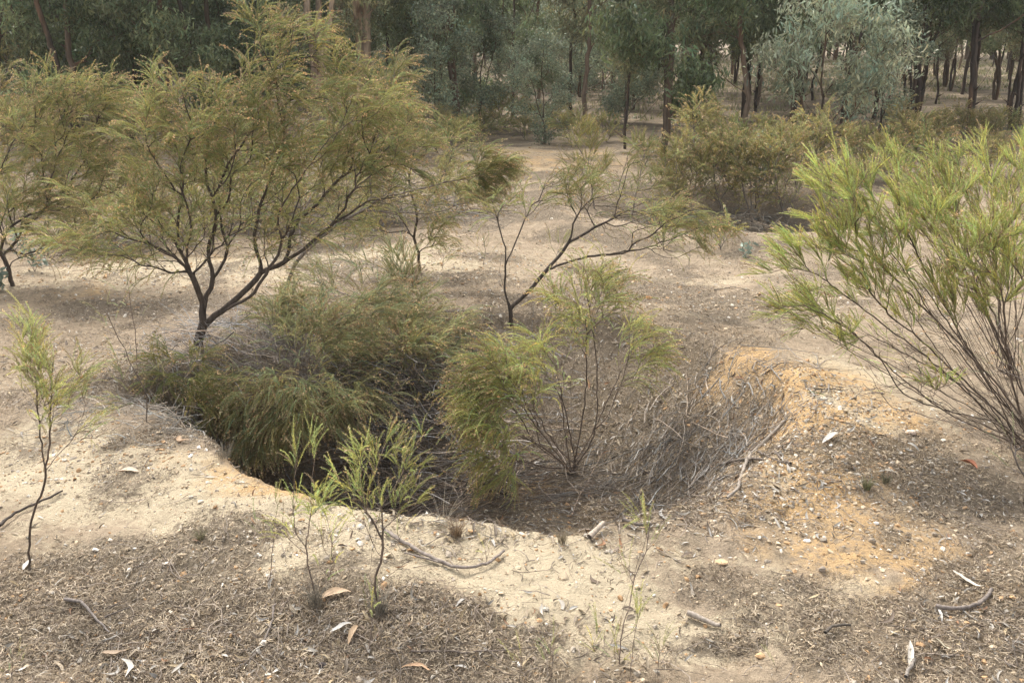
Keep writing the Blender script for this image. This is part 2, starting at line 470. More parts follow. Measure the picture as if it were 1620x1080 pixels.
# ------------------------------------------------------------------ ground
def spots(x, y, lst):
    t = 0
    for (px, py, rx, ry, w) in lst:
        q = flat(px, py)
        t = t + w * np.exp(-((x - q[0]) / rx) ** 2 - ((y - q[1]) / ry) ** 2)
    return t
CREAM = [(1250,690,.8,.7,.45),(1330,620,.7,.7,.4),(60,1000,.2,.1,.6),(330,950,.3,.1,.6),(180,900,.25,.1,.5),(1350,930,.2,.12,.5),(820,1050,.35,.08,.7),(1150,1050,.3,.08,.6),(100,960,.15,.08,.5),(30,720,.5,.5,.7),(150,770,.7,.4,.9),(300,810,.7,.35,.9),(430,880,.6,.3,1.1),(560,900,.55,.25,1.2),(700,910,.6,.3,1.3),(840,960,.45,.22,1.2),
         (960,1010,.5,.16,.8),(620,860,.5,.2,.9),(520,412,1.4,.7,1.1),(300,420,1.0,.6,.6),(720,430,1.0,.6,.45),(900,400,1.4,.5,.4),(1080,440,1.5,.35,.6),(1200,500,.9,.7,.5),
         (1270,950,.3,.12,.6),(1260,760,.3,.4,.5),(1320,640,.5,.5,.4),(150,440,1.2,.8,.5),(820,250,2.5,4,.5),(60,600,.4,.5,.3),(1180,900,.3,.1,.4),(1240,1010,.3,.1,.6)]
ORANGE = [(1260,690,.9,.9,.22),(1350,780,.8,.6,.15),(1180,600,.7,.6,.3),(1100,540,1.0,.8,.18),(1450,900,.7,.4,.22),(300,480,2,1.4,.15),(100,740,.7,.5,.2),(1160,600,.25,.25,.9),(1265,635,.35,.25,.9),(1350,690,.5,.35,.7),(1200,690,.3,.3,.5),(1330,780,.5,.5,.45),(1200,820,.3,.25,.7),(960,680,.25,.3,1.1),(870,650,.2,.3,.9),
          (1000,760,.25,.2,.7),(720,838,.5,.12,1.0),(610,835,.4,.12,1.0),(1560,930,.35,.1,.8),(1600,1020,.3,.1,.9),(300,400,.8,.6,.35),(700,470,.5,.4,.4),(850,255,2.2,3,.5),
          (200,640,.2,.2,.8),(520,790,.8,.3,.8),(1250,740,.15,.15,.9),(140,460,.5,.4,.3),(900,570,.5,.4,.4),(1470,900,.5,.3,.3),(1280,870,.4,.2,.3)]
ORG = [(760,500,1.5,.9,.5),(250,480,2.5,1.2,.4),(1000,470,2,1.0,.35),(700,370,4,2.0,.35),(1150,520,1.0,.8,.3),(850,330,4,2,.4),(80,980,.8,.4,1.0),(250,1010,.8,.35,1.0),(480,1040,.8,.2,1.2),(700,1040,.6,.12,1.2),(230,900,.5,.15,.6),(380,700,.5,.4,.6),(120,660,.6,.6,.6),(300,600,.7,.6,.8),(450,620,1.0,.8,1.0),
       (1500,780,.7,.6,.9),(1560,900,.7,.3,.9),(1400,960,.6,.25,.8),(1550,1040,.6,.2,.8),(1180,930,.35,.18,.7),(1350,870,.4,.2,.4),(1040,830,.6,.3,.9),(900,840,.6,.2,1.2),(1120,700,.6,.5,.5),(1000,720,.8,.6,.8),
       (760,570,.8,.7,.7),(1500,700,.8,.5,.6),(1060,560,.6,.5,.4),(600,700,1.2,.9,.8),(900,470,.7,.4,.4),(1180,460,.5,.4,.4),(500,440,.6,.3,.3),(1150,310,5,3,.9),(400,300,6,3,.4),(1100,1040,.5,.1,.7),(1450,1000,.9,.2,.8),(60,500,.8,.7,.5),(1100,470,.8,.4,.3)]
def masks(x, y):
    x = x + .22 * fbm(x, y, 1.6, 3, 81) * (1 + .06 * y); y = y + .20 * fbm(x, y, 1.8, 3, 86) * (1 + .06 * y)
    ins_ = sstep(-.02, .12, pit_sdf(x, y))
    w = .35 * fbm(x, y, 1.1, 3, 40)
    cr = np.clip(spots(x, y, CREAM) + w * 1.1, 0, 1)
    og = np.clip(spots(x, y, ORANGE) * (1 + 1.2 * fbm(x, y, 5, 2, 44)) , 0, 1)
    fo = sstep(17, 30, y)
    gr = np.clip(.22 + .62 * spots(x, y, ORG) + 1.15 * fbm(x, y, 1.9, 4, 48) + .55 * fo, 0, 1)
    gr = np.clip(gr + .5 * ins_, 0, 1); cr = cr * (1 - .8 * ins_)
    return cr, og, gr

def grow_axis(a, b, near, ratio, c0=0):
    out = [a]; v = a
    while v < b:
        v += max(near, ratio * abs(v - c0)); out.append(v)
    return np.array(out)
ys = np.concatenate([np.arange(-8, 2.6, .25), grow_axis(2.6, 260, .016, .0055)])
xr = grow_axis(0, 190, .018, .006, 0); xr = np.concatenate([np.arange(0, 4.5, .019), grow_axis(4.5, 190, .03, .022)])
xs = np.concatenate([-xr[:0:-1], xr])
X, Y = np.meshgrid(xs, ys); Zg = height(X.ravel(), Y.ravel()).reshape(X.shape)
cr, og, gr = masks(X.ravel(), Y.ravel())
nx, ny = len(xs), len(ys)
i = (np.arange(ny - 1)[:, None] * nx + np.arange(nx - 1)[None]).ravel()
gq = np.stack([i, i + 1, i + nx + 1, i + nx], -1)
def ground_mat():
    m, nt, N, L = newmat('bush_soil')
    out = N.new('ShaderNodeOutputMaterial'); pb = N.new('ShaderNodeBsdfPrincipled')
    at = N.new('ShaderNodeAttribute'); at.attribute_name = 'tint'
    sp = N.new('ShaderNodeSeparateColor'); L.new(at.outputs['Color'], sp.inputs[0])
    tc = N.new('ShaderNodeTexCoord')
    def noise(s, d=4, r=.6):
        n = N.new('ShaderNodeTexNoise'); n.inputs['Scale'].default_value = s; n.inputs['Detail'].default_value = d; n.inputs['Roughness'].default_value = r
        L.new(tc.outputs['Object'], n.inputs['Vector']); return n.outputs['Fac']
    def math_(op, a, b=None, c=None):
        n = N.new('ShaderNodeMath'); n.operation = op
        for k, v in enumerate((a, b, c)):
            if v is None: continue
            if isinstance(v, (int, float)): n.inputs[k].default_value = v
            else: L.new(v, n.inputs[k])
        return n.outputs[0]
    def rng_(v, a, b, c=0, d=1):
        n = N.new('ShaderNodeMapRange'); n.interpolation_type = 'SMOOTHSTEP'; L.new(v, n.inputs[0])
        for k, q in enumerate((a, b, c, d)): n.inputs[k + 1].default_value = q
        return n.outputs[0]
    def mix(f, a, b):
        n = N.new('ShaderNodeMix'); n.data_type = 'RGBA'
        if isinstance(f, float): n.inputs[0].default_value = f
        else: L.new(f, n.inputs[0])
        for s, v in (('A', a), ('B', b)):
            if isinstance(v, tuple): n.inputs[s].default_value = (*v, 1)
            else: L.new(v, n.inputs[s])
        return n.outputs['Result']
    n5 = noise(3.5, 6, .65); n30 = noise(22, 5, .7); n90 = noise(85, 4, .7); n250 = noise(230, 3, .7)
    n9 = noise(9, 5, .7)
    col = mix(rng_(n5, .38, .62), (.38, .30, .215), (.275, .215, .15))
    col = mix(math_('MULTIPLY', rng_(n9, .5, .62), .5), col, (.23, .185, .13))
    col = mix(math_('MULTIPLY', rng_(n9, .47, .36), .5), col, (.50, .40, .285))
    cf = math_('ADD', math_('MULTIPLY', sp.outputs[0], .85), math_('ADD', math_('MULTIPLY', math_('SUBTRACT', n30, .5), 1.3), math_('MULTIPLY', math_('SUBTRACT', n5, .5), 1.6)))
    col = mix(rng_(cf, .15, .75), col, (.53, .445, .315))
    of = math_('MULTIPLY', sp.outputs[1], rng_(n30, .28, .55))
    col = mix(rng_(of, .1, .8), col, (.55, .37, .19))
    # dark crust and thatch, in patches of several sizes
    bf = math_('ADD', math_('MULTIPLY', math_('SUBTRACT', n30, .5), 1.6), math_('MULTIPLY', math_('SUBTRACT', n90, .5), 1.5))
    bf = math_('ADD', bf, math_('MULTIPLY', math_('SUBTRACT', sp.outputs[2], .55), 1.3))
    col = mix(math_('MULTIPLY', rng_(bf, -.12, .30), .85), col, (.185, .15, .11))
    # grit
    col = mix(math_('MULTIPLY', rng_(n250, .58, .72), .6), col, (.62, .53, .40))
    col = mix(math_('MULTIPLY', rng_(n250, .44, .30), .5), col, (.12, .09, .06))
    L.new(col, pb.inputs['Base Color'])
    hgt = math_('ADD', math_('MULTIPLY', n90, .6), math_('ADD', math_('MULTIPLY', n250, .35), n30))
    bp = N.new('ShaderNodeBump'); bp.inputs['Strength'].default_value = .85; bp.inputs['Distance'].default_value = .03
    L.new(hgt, bp.inputs['Height']); L.new(bp.outputs[0], pb.inputs['Normal'])
    pb.inputs['Roughness'].default_value = .95; pb.inputs['Specular IOR Level'].default_value = .1
    L.new(pb.outputs[0], out.inputs[0]); return m
ground = mk('ground', np.stack([X.ravel(), Y.ravel(), Zg.ravel()], -1), None, gq, [ground_mat()], None, np.stack([cr, og, gr], -1))
ground['kind'] = 'structure'

# ------------------------------------------------------------------ litter, grit, thatch
def scatter(n, rng, ymin=3.0, ymax=30, power=1.0):
    y = np.exp(math.log(ymin) + (math.log(ymax) - math.log(ymin)) * rng.rand(n) ** power)
    x = (rng.rand(n) * 2 - 1) * (.56 * y + .5)
    return x, y
def frame(x, y, rng, tilt=.25, off=.004):
    e = .03
    z = height(x, y); zx = (height(x + e, y) - z) / e; zy = (height(x, y + e) - z) / e
    n = np.stack([-zx, -zy, np.ones_like(x)], -1)
    n /= np.linalg.norm(n, axis=1)[:, None]
    n += rng.normal(0, tilt, n.shape); n /= np.linalg.norm(n, axis=1)[:, None]
    a = rng.normal(0, 1, n.shape); a -= n * (a * n).sum(1)[:, None]; a /= np.linalg.norm(a, axis=1)[:, None]
    b = np.cross(n, a)
    return np.stack([x, y, z + off], -1), a, b, n
def bulk(name, local, faces, P0, a, b, n, sc, tint, mat, label, kindq='T', shade=None):
    """local (n_items or 1, nv, 3) shapes set on frames"""
    lv = local * sc[:, None, None] if local.shape[0] == len(P0) else local[0][None] * sc[:, None, None]
    W = P0[:, None] + lv[..., 0:1] * a[:, None] + lv[..., 1:2] * b[:, None] + lv[..., 2:3] * n[:, None]
    nv = lv.shape[1]
    Fc = (faces[None] + (np.arange(len(P0)) * nv)[:, None, None]).reshape(-1, faces.shape[1])
    c = np.repeat(tint[:, None], nv, 1).reshape(-1, 3)
    o = mk(name, W.reshape(-1, 3), Fc if kindq == 'T' else None, Fc if kindq == 'Q' else None, [mat], None, np.clip(c, .01, .9))
    return tag(o, label, None, None, 'stuff')
def leaf_shapes(n, rng, L=.085, w=.015, curl=.35, seg=5):
    t = np.linspace(0, 1, seg)
    l = L * (.55 + .75 * rng.rand(n)); ww = w * (.6 + .8 * rng.rand(n))
    prof = np.sin(PI * np.clip(t, 0.02, .985) ** .8) ** .8
    sick = rng.normal(0, .18, n); cu = rng.normal(0, curl, n); fold = .15 + .35 * rng.rand(n)
    x = (t[None] - .5) * l[:, None]; yc = sick[:, None] * l[:, None] * (4 * (t - .5) ** 2)[None]
    zc = cu[:, None] * l[:, None] * (.5 * (t - .5) ** 2 * 4)[None] * .5
    zc -= zc.min(1)[:, None] * 1.0
    e = prof[None] * ww[:, None] * .5
    V = np.stack([np.stack([x, yc - e, zc + e * fold[:, None] * 2], -1), np.stack([x, yc, zc], -1), np.stack([x, yc + e, zc + e * fold[:, None] * 2], -1)], 2)
    V = V.reshape(n, seg * 3, 3)
    Q = []
    for i in range(seg - 1):
        for j in range(2): Q.append((i*3+j, i*3+j+1, i*3+3+j+1, i*3+3+j))
    return V, np.array(Q)
LITC = np.array([(.42, .34, .24), (.50, .46, .40), (.30, .24, .18), (.60, .57, .52), (.36, .20, .11), (.20, .15, .11), (.46, .36, .22)])
LIT = [(120,560,.7,.5,.9),(220,560,.7,.5,.9),(400,430,1.5,.6,.6),(700,460,1.2,.5,.5),(820,840,.7,.35,2.0),(1000,790,.7,.4,1.6),(1120,760,.5,.4,1.4),(700,850,.5,.2,1.0),(480,1040,.9,.2,1.6),(620,1000,.4,.1,.7),(900,830,.7,.25,2.2),(1060,800,.7,.4,2.0),(1180,730,.6,.5,1.5),(1100,650,.7,.5,1.1),(960,620,.7,.6,.9),(420,720,.4,.4,1.3),(300,640,.5,.4,1.2),(380,600,.8,.6,.8),
       (760,560,1.0,.8,1.0),(600,600,1.5,1.0,.9),(1560,1000,.6,.3,.9),(1550,800,.6,.5,.7),(300,900,.6,.2,.3),(80,980,.6,.3,.3),(1000,500,.8,.5,.5),(150,600,.8,.7,.5),(250,500,1.2,.8,.5),(1250,650,.4,.5,.5)]
def pick(cands, dens, n, rng):
    x, y = cands; d = dens(x, y); k = np.where(rng.rand(len(x)) < d / max(d.max(), 1e-6) * 1.0)[0][:n]
    return x[k], y[k]
rng = RS(101)
x, y = pick(scatter(110000, rng, 3.0, 22), lambda x, y: np.clip(1.3 * sstep(-.02, .15, pit_sdf(x, y)) * sstep(-1.3, -.3, x) + .02 + .9 * spots(x, y, LIT) + .32 * fbm(x, y, 1.7, 3, 60), 0.01, 2.4), 19000, rng)
P0, a, b, n = frame(x, y, rng, .35, .006)
V, Q = leaf_shapes(len(x), rng)
V *= (.24 + .76 * rng.rand(len(x)) ** 2.6)[:, None, None]
tn = LITC[rng.choice(7, len(x), p=[.24, .22, .2, .10, .04, .10, .10])] * (.6 + .6 * rng.rand(len(x), 1)) * .85
bulk('leaf_litter', V, Q, P0, a, b, n, np.ones(len(x)), tn, M_LIT, 'dry tan and grey gum leaves scattered over the bare soil and hollow floor', 'Q')

# grit and quartz chips
rng = RS(102)
STN = [(1300,680,.5,.5,1.5),(1240,760,.4,.4,1.2),(1180,640,.4,.4,1.2),(1300,860,.5,.3,.4),(1080,470,1.2,.8,.7),(500,410,1.5,.8,.9),(200,440,1.5,.8,.6),(150,740,.8,.5,.5),(600,900,1.0,.3,.4),(800,430,1.6,.9,.6),(1000,700,.5,.4,.6),(1400,760,.5,.5,.8)]
x, y = pick(scatter(190000, rng, 3.0, 24, .85), lambda x, y: np.clip(.10 + spots(x, y, STN) + .35 * fbm(x, y, 1.4, 3, 66), 0.01, 1.6), 60000, rng)
P0, a, b, n = frame(x, y, rng, .3, .001)
ico = np.array([(0,0,1),(.89,0,.45),(.28,.85,.45),(-.72,.53,.45),(-.72,-.53,.45),(.28,-.85,.45),(.72,.53,-.45),(-.28,.85,-.45),(-.89,0,-.45),(-.28,-.85,-.45),(.72,-.53,-.45),(0,0,-1)])
icf = np.array([(0,1,2),(0,2,3),(0,3,4),(0,4,5),(0,5,1),(1,6,2),(2,6,7),(2,7,3),(3,7,8),(3,8,4),(4,8,9),(4,9,5),(5,9,10),(5,10,1),(1,10,6)])
lv = ico[None] * (1 + rng.normal(0, .22, (len(x), 12, 1))) * np.stack([np.ones(len(x)), .55 + .4 * rng.rand(len(x)), .35 + .3 * rng.rand(len(x))], -1)[:, None]
sz = (1 + .045 * np.clip(y - 5, 0, 20)) * (.0035 + .0045 * rng.rand(len(x)) + .014 * (rng.rand(len(x)) ** 6))
STC = np.array([(.62, .56, .47), (.50, .40, .28), (.44, .28, .15), (.34, .29, .23), (.74, .70, .64)])
tn = STC[rng.choice(5, len(x), p=[.14, .36, .22, .25, .03])] * (.7 + .5 * rng.rand(len(x), 1))
o = bulk('gravel', lv, icf, P0, a, b, n, sz, tn, M_STONE, 'pale quartz grit and clay crumbs strewn over the ground')
o.data.polygons.foreach_set('use_smooth', np.zeros(len(o.data.polygons), bool))

# dry thatch: short curled fibres
rng = RS(103)
x, y = pick(scatter(520000, rng, 3.0, 20, 1.1), lambda x, y: np.clip(.07 + sstep(.05, 1.05, masks(x, y)[2] + .8 * fbm(x, y, 5, 3, 90)) * .9 - .5 * masks(x, y)[0] - .3 * masks(x, y)[1], 0.015, 1), 230000, rng)
P0, a, b, n = frame(x, y, rng, .25, .003)
m_ = len(x); l = .012 + .026 * rng.rand(m_) ** 1.8; w = .0007 + .0008 * rng.rand(m_) + .00010 * y
cv = rng.normal(0, .5, m_); hz = .25 + .5 * rng.rand(m_)
V = np.zeros((m_, 6, 3))
for k, t in enumerate((0, .5, 1)):
    V[:, 2*k, 0] = (t - .5) * l; V[:, 2*k+1, 0] = (t - .5) * l
    cy = cv * l * 4 * (t - .5) ** 2 * .5; cz = (l * hz * .5) * (1 - 4 * (t - .5) ** 2) if k != 2 else l * rng.rand(m_) * .3
    V[:, 2*k, 1] = cy - w * (.6 if k == 2 else 1); V[:, 2*k+1, 1] = cy + w * (.6 if k == 2 else 1)
    V[:, 2*k, 2] = cz; V[:, 2*k+1, 2] = cz + w
THC = np.array([(.38, .31, .22), (.22, .17, .12), (.47, .39, .29), (.31, .235, .15), (.15, .11, .078)])
tn = THC[rng.choice(5, m_, p=[.28, .26, .12, .2, .14])] * (.7 + .6 * rng.rand(m_, 1))
bulk('dry_thatch', V, np.array([(0,1,3,2),(2,3,5,4)]), P0, a, b, n, np.ones(m_), tn, M_LIT, 'grey brown mat of dry moss and grass fibres on the soil', 'Q')

# fine fallen twigs
def strands(tb, x, y, l, r, rng, yaw=None, arch=.1, lift=.01, col=(.2, .17, .14), k=3, seg=6, sink=True, steep=0.0):
    for i in range(len(x)):
        a = rng.rand() * 2 * PI if yaw is None else yaw[i]
        t = np.linspace(-.5, .5, seg); cv = rng.normal(0, .25)
        d = np.array([math.cos(a), math.sin(a)]); q = np.array([-d[1], d[0]])
        xy = np.array([x[i], y[i]]) + (t * l[i])[:, None] * d + (cv * l[i] * 4 * (t ** 2 - .25))[:, None] * q + rng.normal(0, .02 * l[i], (seg, 2))
        z0 = height(xy[:, 0], xy[:, 1], False if False else True)
        z = np.maximum(z0 + .003, np.linspace(z0[0], z0[-1], seg)) + lift * rng.rand() + arch * l[i] * (1 - 4 * t ** 2) * rng.rand() + steep * rng.rand() * l[i] * (t + .5)
        c = np.array(col) * (.55 + .9 * rng.rand())
        tb.add(np.stack([xy[:, 0], xy[:, 1], z], -1), r[i] * np.linspace(1, .45, seg), k, c)
rng = RS(104)
x, y = pick(scatter(20000, rng, 3.0, 14), lambda x, y: np.clip(.10 + spots(x, y, LIT) + .2 * masks(x, y)[2], .02, 1.2), 4200, rng)
tb = Tubes(); m_ = len(x)
strands(tb, x, y, .05 + .22 * rng.rand(m_) ** 2.2, .0011 + .0018 * rng.rand(m_) ** 2, rng, col=(.24, .20, .165))
tag(tb.build('twig_litter', M_DEAD), 'thin dry twigs scattered over the ground', kind='stuff')

# ------------------------------------------------------------------ dead brush heaps
def brush(label, px, py, n, rx, ry, hgt, lmin, lmax, yaw0, spread, seed, col=(.17, .145, .12), r=.0016, z0=0.0):
    rng = RS(seed); c = G(px, py)
    tb = Tubes()
    u = np.clip(rng.normal(0, 1, (n, 2)) * .5, -1.1, 1.1)
    x = c[0] + u[:, 0] * rx; y = c[1] + u[:, 1] * ry
    fall = np.exp(-(u ** 2).sum(1) * 1.2)
    g = height(x, y)
    for i in range(n):
        a = yaw0 + rng.normal(0, spread); e = rng.normal(.12, .22) * (.45 if seed in (201, 202, 203) else 1)
        L = lmin + (lmax - lmin) * rng.rand(); seg = 7
        t = np.linspace(0, 1, seg)
        d = np.array([math.cos(a) * math.cos(e), math.sin(a) * math.cos(e), math.sin(e)])
        q = np.cross(d, rng.normal(0, 1, 3)); bend = rng.normal(0, .22)
        p = np.array([x[i], y[i], g[i] + z0 + hgt * fall[i] * rng.rand()]) + (t - .4)[:, None] * L * d + (bend * L * (t - .4) ** 2)[:, None] * q * 2
        p[:, 2] -= .25 * L * (t ** 2) * rng.rand(); p += rng.normal(0, .008 * L, p.shape)
        gz_ = height(p[:, 0], p[:, 1], False); p[:, 2] = np.maximum(p[:, 2], gz_ - .03 + .05 * rng.rand())
        if seed in (201, 202, 203): p[:, 2] = np.minimum(p[:, 2], gz_ + .10 * rng.rand() + .02)
        cc = np.array(col) * (.45 + .95 * rng.rand()) * (1 + np.array([.08, 0, -.08]) * rng.normal()); r_ = r * (.55 + 2.6 * rng.rand() ** 4)
        tb.add(p, r_ * np.linspace(1.2, .4, seg), 3, cc)
        if rng.rand() < .55:
            for f_ in range(2):
                j_ = 2 + int(rng.rand() * 3); dd_ = (p[min(j_+1, 6)] - p[j_]); dd_ = dd_ / (np.linalg.norm(dd_) + 1e-6) + rng.normal(0, .45, 3)
                tt_ = np.linspace(0, 1, 4)[:, None]; tb.add(p[j_] + dd_ * tt_ * L * .3 + rng.normal(0, .004, (4, 3)) * tt_, r_ * .5 * np.linspace(1, .5, 4), 3, cc)
    o = tb.build('dead_brush', M_DEAD, None, c)
    return tag(o, label, 'dead brush', 'dead brush and twiggy scrub')
brush('fan of fine grey dead twigs on the right slope of the hollow', 1140, 700, 620, .7, .75, .10, .2, .6, 1.1, .5, 201, (.27, .24, .21))
brush('low tangle of grey dead stems around the foot of the forked centre bush', 960, 765, 420, 1.0, .55, .12, .2, .6, .35, .6, 202, (.28, .25, .22))
brush('dark matted dead branches on the hollow floor in front of the bushes', 720, 790, 420, .9, .5, .14, .25, .8, .1, .5, 203, (.24, .20, .17), .0026)
brush('deep grey mass of dead twigs under the green bush mass in the hollow', 600, 700, 1100, 1.3, .8, .55, .25, .8, 2.6, .55, 204, (.27, .24, .215), .0018, .05)
brush('grey dead twigs piled below the foot of the biggest leaning tree', 440, 590, 700, 1.1, .8, .35, .25, .75, 2.5, .5, 205, (.30, .27, .245), .0017, .0)
brush('ragged dead grass and twigs hanging over the left lip of the hollow', 250, 655, 420, .75, .45, .12, .12, .4, 2.9, .7, 206, (.32, .29, .25), .0014)
brush('grey twigs lying against the dark cut bank on the near left edge of the hollow', 400, 745, 420, .7, .35, .08, .12, .4, -.7, .5, 207, (.32, .29, .245), .0013)

brush('grey twiggy scrub on pale soil under the left branches of the biggest tree', 190, 395, 420, 1.0, .5, .35, .2, .6, 1.9, 1.0, 208, (.30, .27, .225), .0022)
brush('grey twiggy scrub at the back of the pale soil behind the fork of biggest tree', 370, 362, 700, 1.7, .7, .5, .3, .8, 1.6, 1.0, 209, (.27, .24, .20), .0028)
brush('grey twiggy scrub behind the long grey limb at left centre', 590, 352, 700, 1.6, .8, .5, .3, .8, 1.3, 1.0, 210, (.28, .25, .21), .0028)
brush('low dark twiggy scrub filling the floor of the second hollow', 1150, 365, 700, 1.7, 1.0, .3, .3, .7, 1.5, 1.0, 211, (.24, .21, .17), .0028)

# ------------------------------------------------------------------ counted pieces on the ground
def stick(label, pts, r, seed, col=(.17, .14, .12), taper=.4, lift=.012, k=7, name='fallen_stick', cat='stick', forks=()):
    rng = RS(seed); tb = Tubes()
    def one(pp, r):
        q = [G(*p) + np.array([0, 0, lift + r]) for p in pp]
        q = smooth_poly(q, .025); q += rng.normal(0, .0022, q.shape)
        q[:, 2] = np.maximum(q[:, 2], height(q[:, 0], q[:, 1]) + r * .4)
        tb.add(q, r * np.linspace(1, taper, len(q)) * (1 + rng.normal(0, .08, len(q))), k, np.array(col) * (.85 + .3 * rng.rand()))
        return q
    q = one(pts, r)
    for f in forks: one(f, r * .55)
    o = tb.build(name, M_DEAD, None, q[0])
    return tag(o, label, cat, 'fallen sticks and branches')
stick('long thin grey branch lying across the cream soil in front of the hollow', [(610,850),(660,876),(722,906),(770,900),(798,878)], .010, 1, (.20,.17,.15), .6, forks=([(722,906),(690,893),(640,880)],))
stick('short curved grey stick on the dark litter at lower left', [(103,952),(130,962),(152,985),(175,1010)], .008, 2, (.22,.19,.17))
stick('short straight twig touching the curved stick at lower left', [(165,985),(185,975),(207,966)], .005, 3)
stick('thick bare root-like stick running from the left edge to the left sapling', [(0,838),(30,815),(62,803),(100,783)], .009, 4, (.09,.075,.065), .5)
stick('split piece of weathered grey wood on bare soil at lower right', [(1086,976),(1112,988),(1140,998)], .014, 5, (.36,.31,.26), .7, .004, name='wood_splinter', cat='wood')
stick('wavy dark branch with an upturned end near the lower right corner', [(1480,966),(1515,971),(1545,962),(1560,950),(1568,940)], .010, 6, (.19,.16,.14), .8)
stick('long grey branch lying down the right slope of the hollow', [(1240,672),(1215,700),(1182,735),(1168,775),(1150,795)], .013, 7, (.30,.26,.22), .6)
stick('dark crosswise branch on the right side of the hollow floor', [(1140,742),(1180,732),(1250,738)], .012, 8, (.15,.125,.105), .6, forks=([(1200,720),(1225,733),(1252,742)],))
stick('pale broken stub of wood on the leaf litter in the hollow', [(932,858),(955,838)], .015, 9, (.36,.30,.24), .8)
stick('dark curved stick beside the broken stub on the hollow floor', [(985,828),(1010,838),(1030,836)], .012, 10, (.13,.11,.095), .6)
stick('thin bent twig among the litter at bottom centre left', [(435,960),(428,1000),(405,1040),(380,1060)], .005, 11, (.20,.17,.15))
stick('long thin dark twig across the bottom litter', [(650,1037),(720,1040),(790,1036),(850,1030)], .004, 12, (.16,.13,.11))
stick('low curved dark stick arched over the moss right of bottom centre', [(1305,1012),(1320,1000),(1345,1000)], .007, 13, (.10,.085,.07), .7, .02)
stick('thin straight stick near the bottom at lower right', [(1430,1080),(1440,1062),(1446,1050)], .009, 14, (.25,.22,.19), .7)
stick('heavy dark dead limb sloping down among the dead twigs in the middle of the hollow', [(590,600),(640,640),(680,690),(735,770)], .016, 15, (.10,.085,.075), .6, .25)
stick('dark dead limb lying flat along the hollow floor behind the lime green sapling', [(520,760),(640,740),(720,770),(800,795)], .016, 16, (.085,.07,.06), .6, .05)
stick('short grey twig on the bare track right of the forked tree', [(1130,462),(1160,457),(1185,462)], .005, 17, (.14,.12,.10))

def one_leaf(label, px, py, L, w, yaw, col, seed, name='fallen_leaf', cat='leaf', curl=.35):
    rng = RS(seed); p = G(px, py)
    V, Q = leaf_shapes(1, rng, L, w, curl, 9); V = V[0]; V[:, 0] *= L / (V[:, 0].max() - V[:, 0].min())
    c, s = math.cos(yaw), math.sin(yaw)
    W = np.stack([V[:, 0] * c - V[:, 1] * s, V[:, 0] * s + V[:, 1] * c, V[:, 2]], -1) + p
    W[:, 2] = V[:, 2] + height(W[:, 0], W[:, 1]) + .012
    o = mk(name, W, None, Q, [M_LIT], None, np.tile(np.array(col), (len(W), 1)), p)
    return tag(o, label, cat, 'single big leaves and bark scraps')
one_leaf('broad tan leaf lying pale on cream soil left of bottom centre', 532, 946, .13, .030, .2, (.58,.42,.28), 1)
one_leaf('long orange tan leaf among litter at bottom centre', 662, 1058, .12, .024, -.15, (.55,.36,.22), 2)
one_leaf('tan leaf standing tilted in the litter below the broad tan leaf', 560, 1010, .10, .022, 1.3, (.50,.36,.23), 3)
one_leaf('greyish curled leaf strip at the bottom left of centre', 208, 1062, .12, .022, -1.1, (.60,.56,.50), 4)
one_leaf('tan folded leaf on dark litter at lower left', 180, 1040, .11, .024, .1, (.44,.33,.23), 5)
one_leaf('white weathered leaf lying on litter at bottom centre left', 540, 1000, .09, .026, .5, (.66,.63,.58), 6)
one_leaf('red brown leaf on thatch at the right side', 1534, 738, .11, .034, 2.2, (.33,.13,.07), 7)
one_leaf('pale curved bark strip near the lower right corner', 1530, 925, .16, .016, -1.0, (.60,.54,.46), 8, 'bark_strip', 'bark')
one_leaf('pale bark flake lying on the left slope above the hollow edge', 206, 748, .12, .028, -.1, (.62,.50,.38), 9, 'bark_strip', 'bark')
one_leaf('tan star-like curled leaf at the left lip of the hollow', 285, 702, .13, .05, -.8, (.45,.31,.20), 10)
one_leaf('white leaf on the hollow floor in front of the twig fan', 1115, 752, .13, .04, .6, (.62,.58,.54), 11)
one_leaf('whitish bark flake below the yellow clay bank on the right', 1315, 695, .13, .03, .5, (.55,.52,.47), 12, 'bark_strip', 'bark')
one_leaf('cream leaf lying on mossy soil at lower right bottom', 1490, 1025, .08, .02, -1.0, (.52,.46,.34), 13)
one_leaf('pale twisted bark strip at the bottom right', 1440, 1040, .16, .02, 1.2, (.50,.46,.40), 14, 'bark_strip', 'bark')
one_leaf('white curled scrap of bark by the left sapling foot', 44, 896, .09, .03, 1.5, (.52,.50,.46), 15, 'bark_strip', 'bark')

def stone(label, px, py, s, col, seed, fl=.55, name='stone'):
    rng = RS(seed); p = G(px, py)
    import bmesh
    bm = bmesh.new(); bmesh.ops.create_icosphere(bm, subdivisions=3, radius=1)
    V = np.array([v.co[:] for v in bm.verts]); T = np.array([[v.index for v in f.verts] for f in bm.faces]); bm.free()
    nz = 1 + .28 * fbm(V[:, 0] + seed, V[:, 1] + V[:, 2] * 1.7, 1.6, 3, seed % 9) + .10 * np.sign(V @ rng.normal(0, 1, 3))
    V = V * nz[:, None] * np.array([1, .7, fl]) * s
    V = V + p + np.array([0, 0, s * fl * .45])
    o = mk(name, V, T, None, [M_STONE], None, np.tile(np.array(col), (len(V), 1)), p, smooth=False)
    return tag(o, label, name.replace('_', ' '), 'larger loose stones')
stone('flat tan stone on bare soil between hollow and lower right corner', 1140, 891, .030, (.58,.40,.24), 1, .3)
stone('pale round stone on litter at bottom left of centre', 418, 1020, .017, (.66,.60,.52), 2, .8)
stone('brownish round gum nut sized stone right of the track', 1300, 904, .017, (.30,.25,.20), 3, .9)
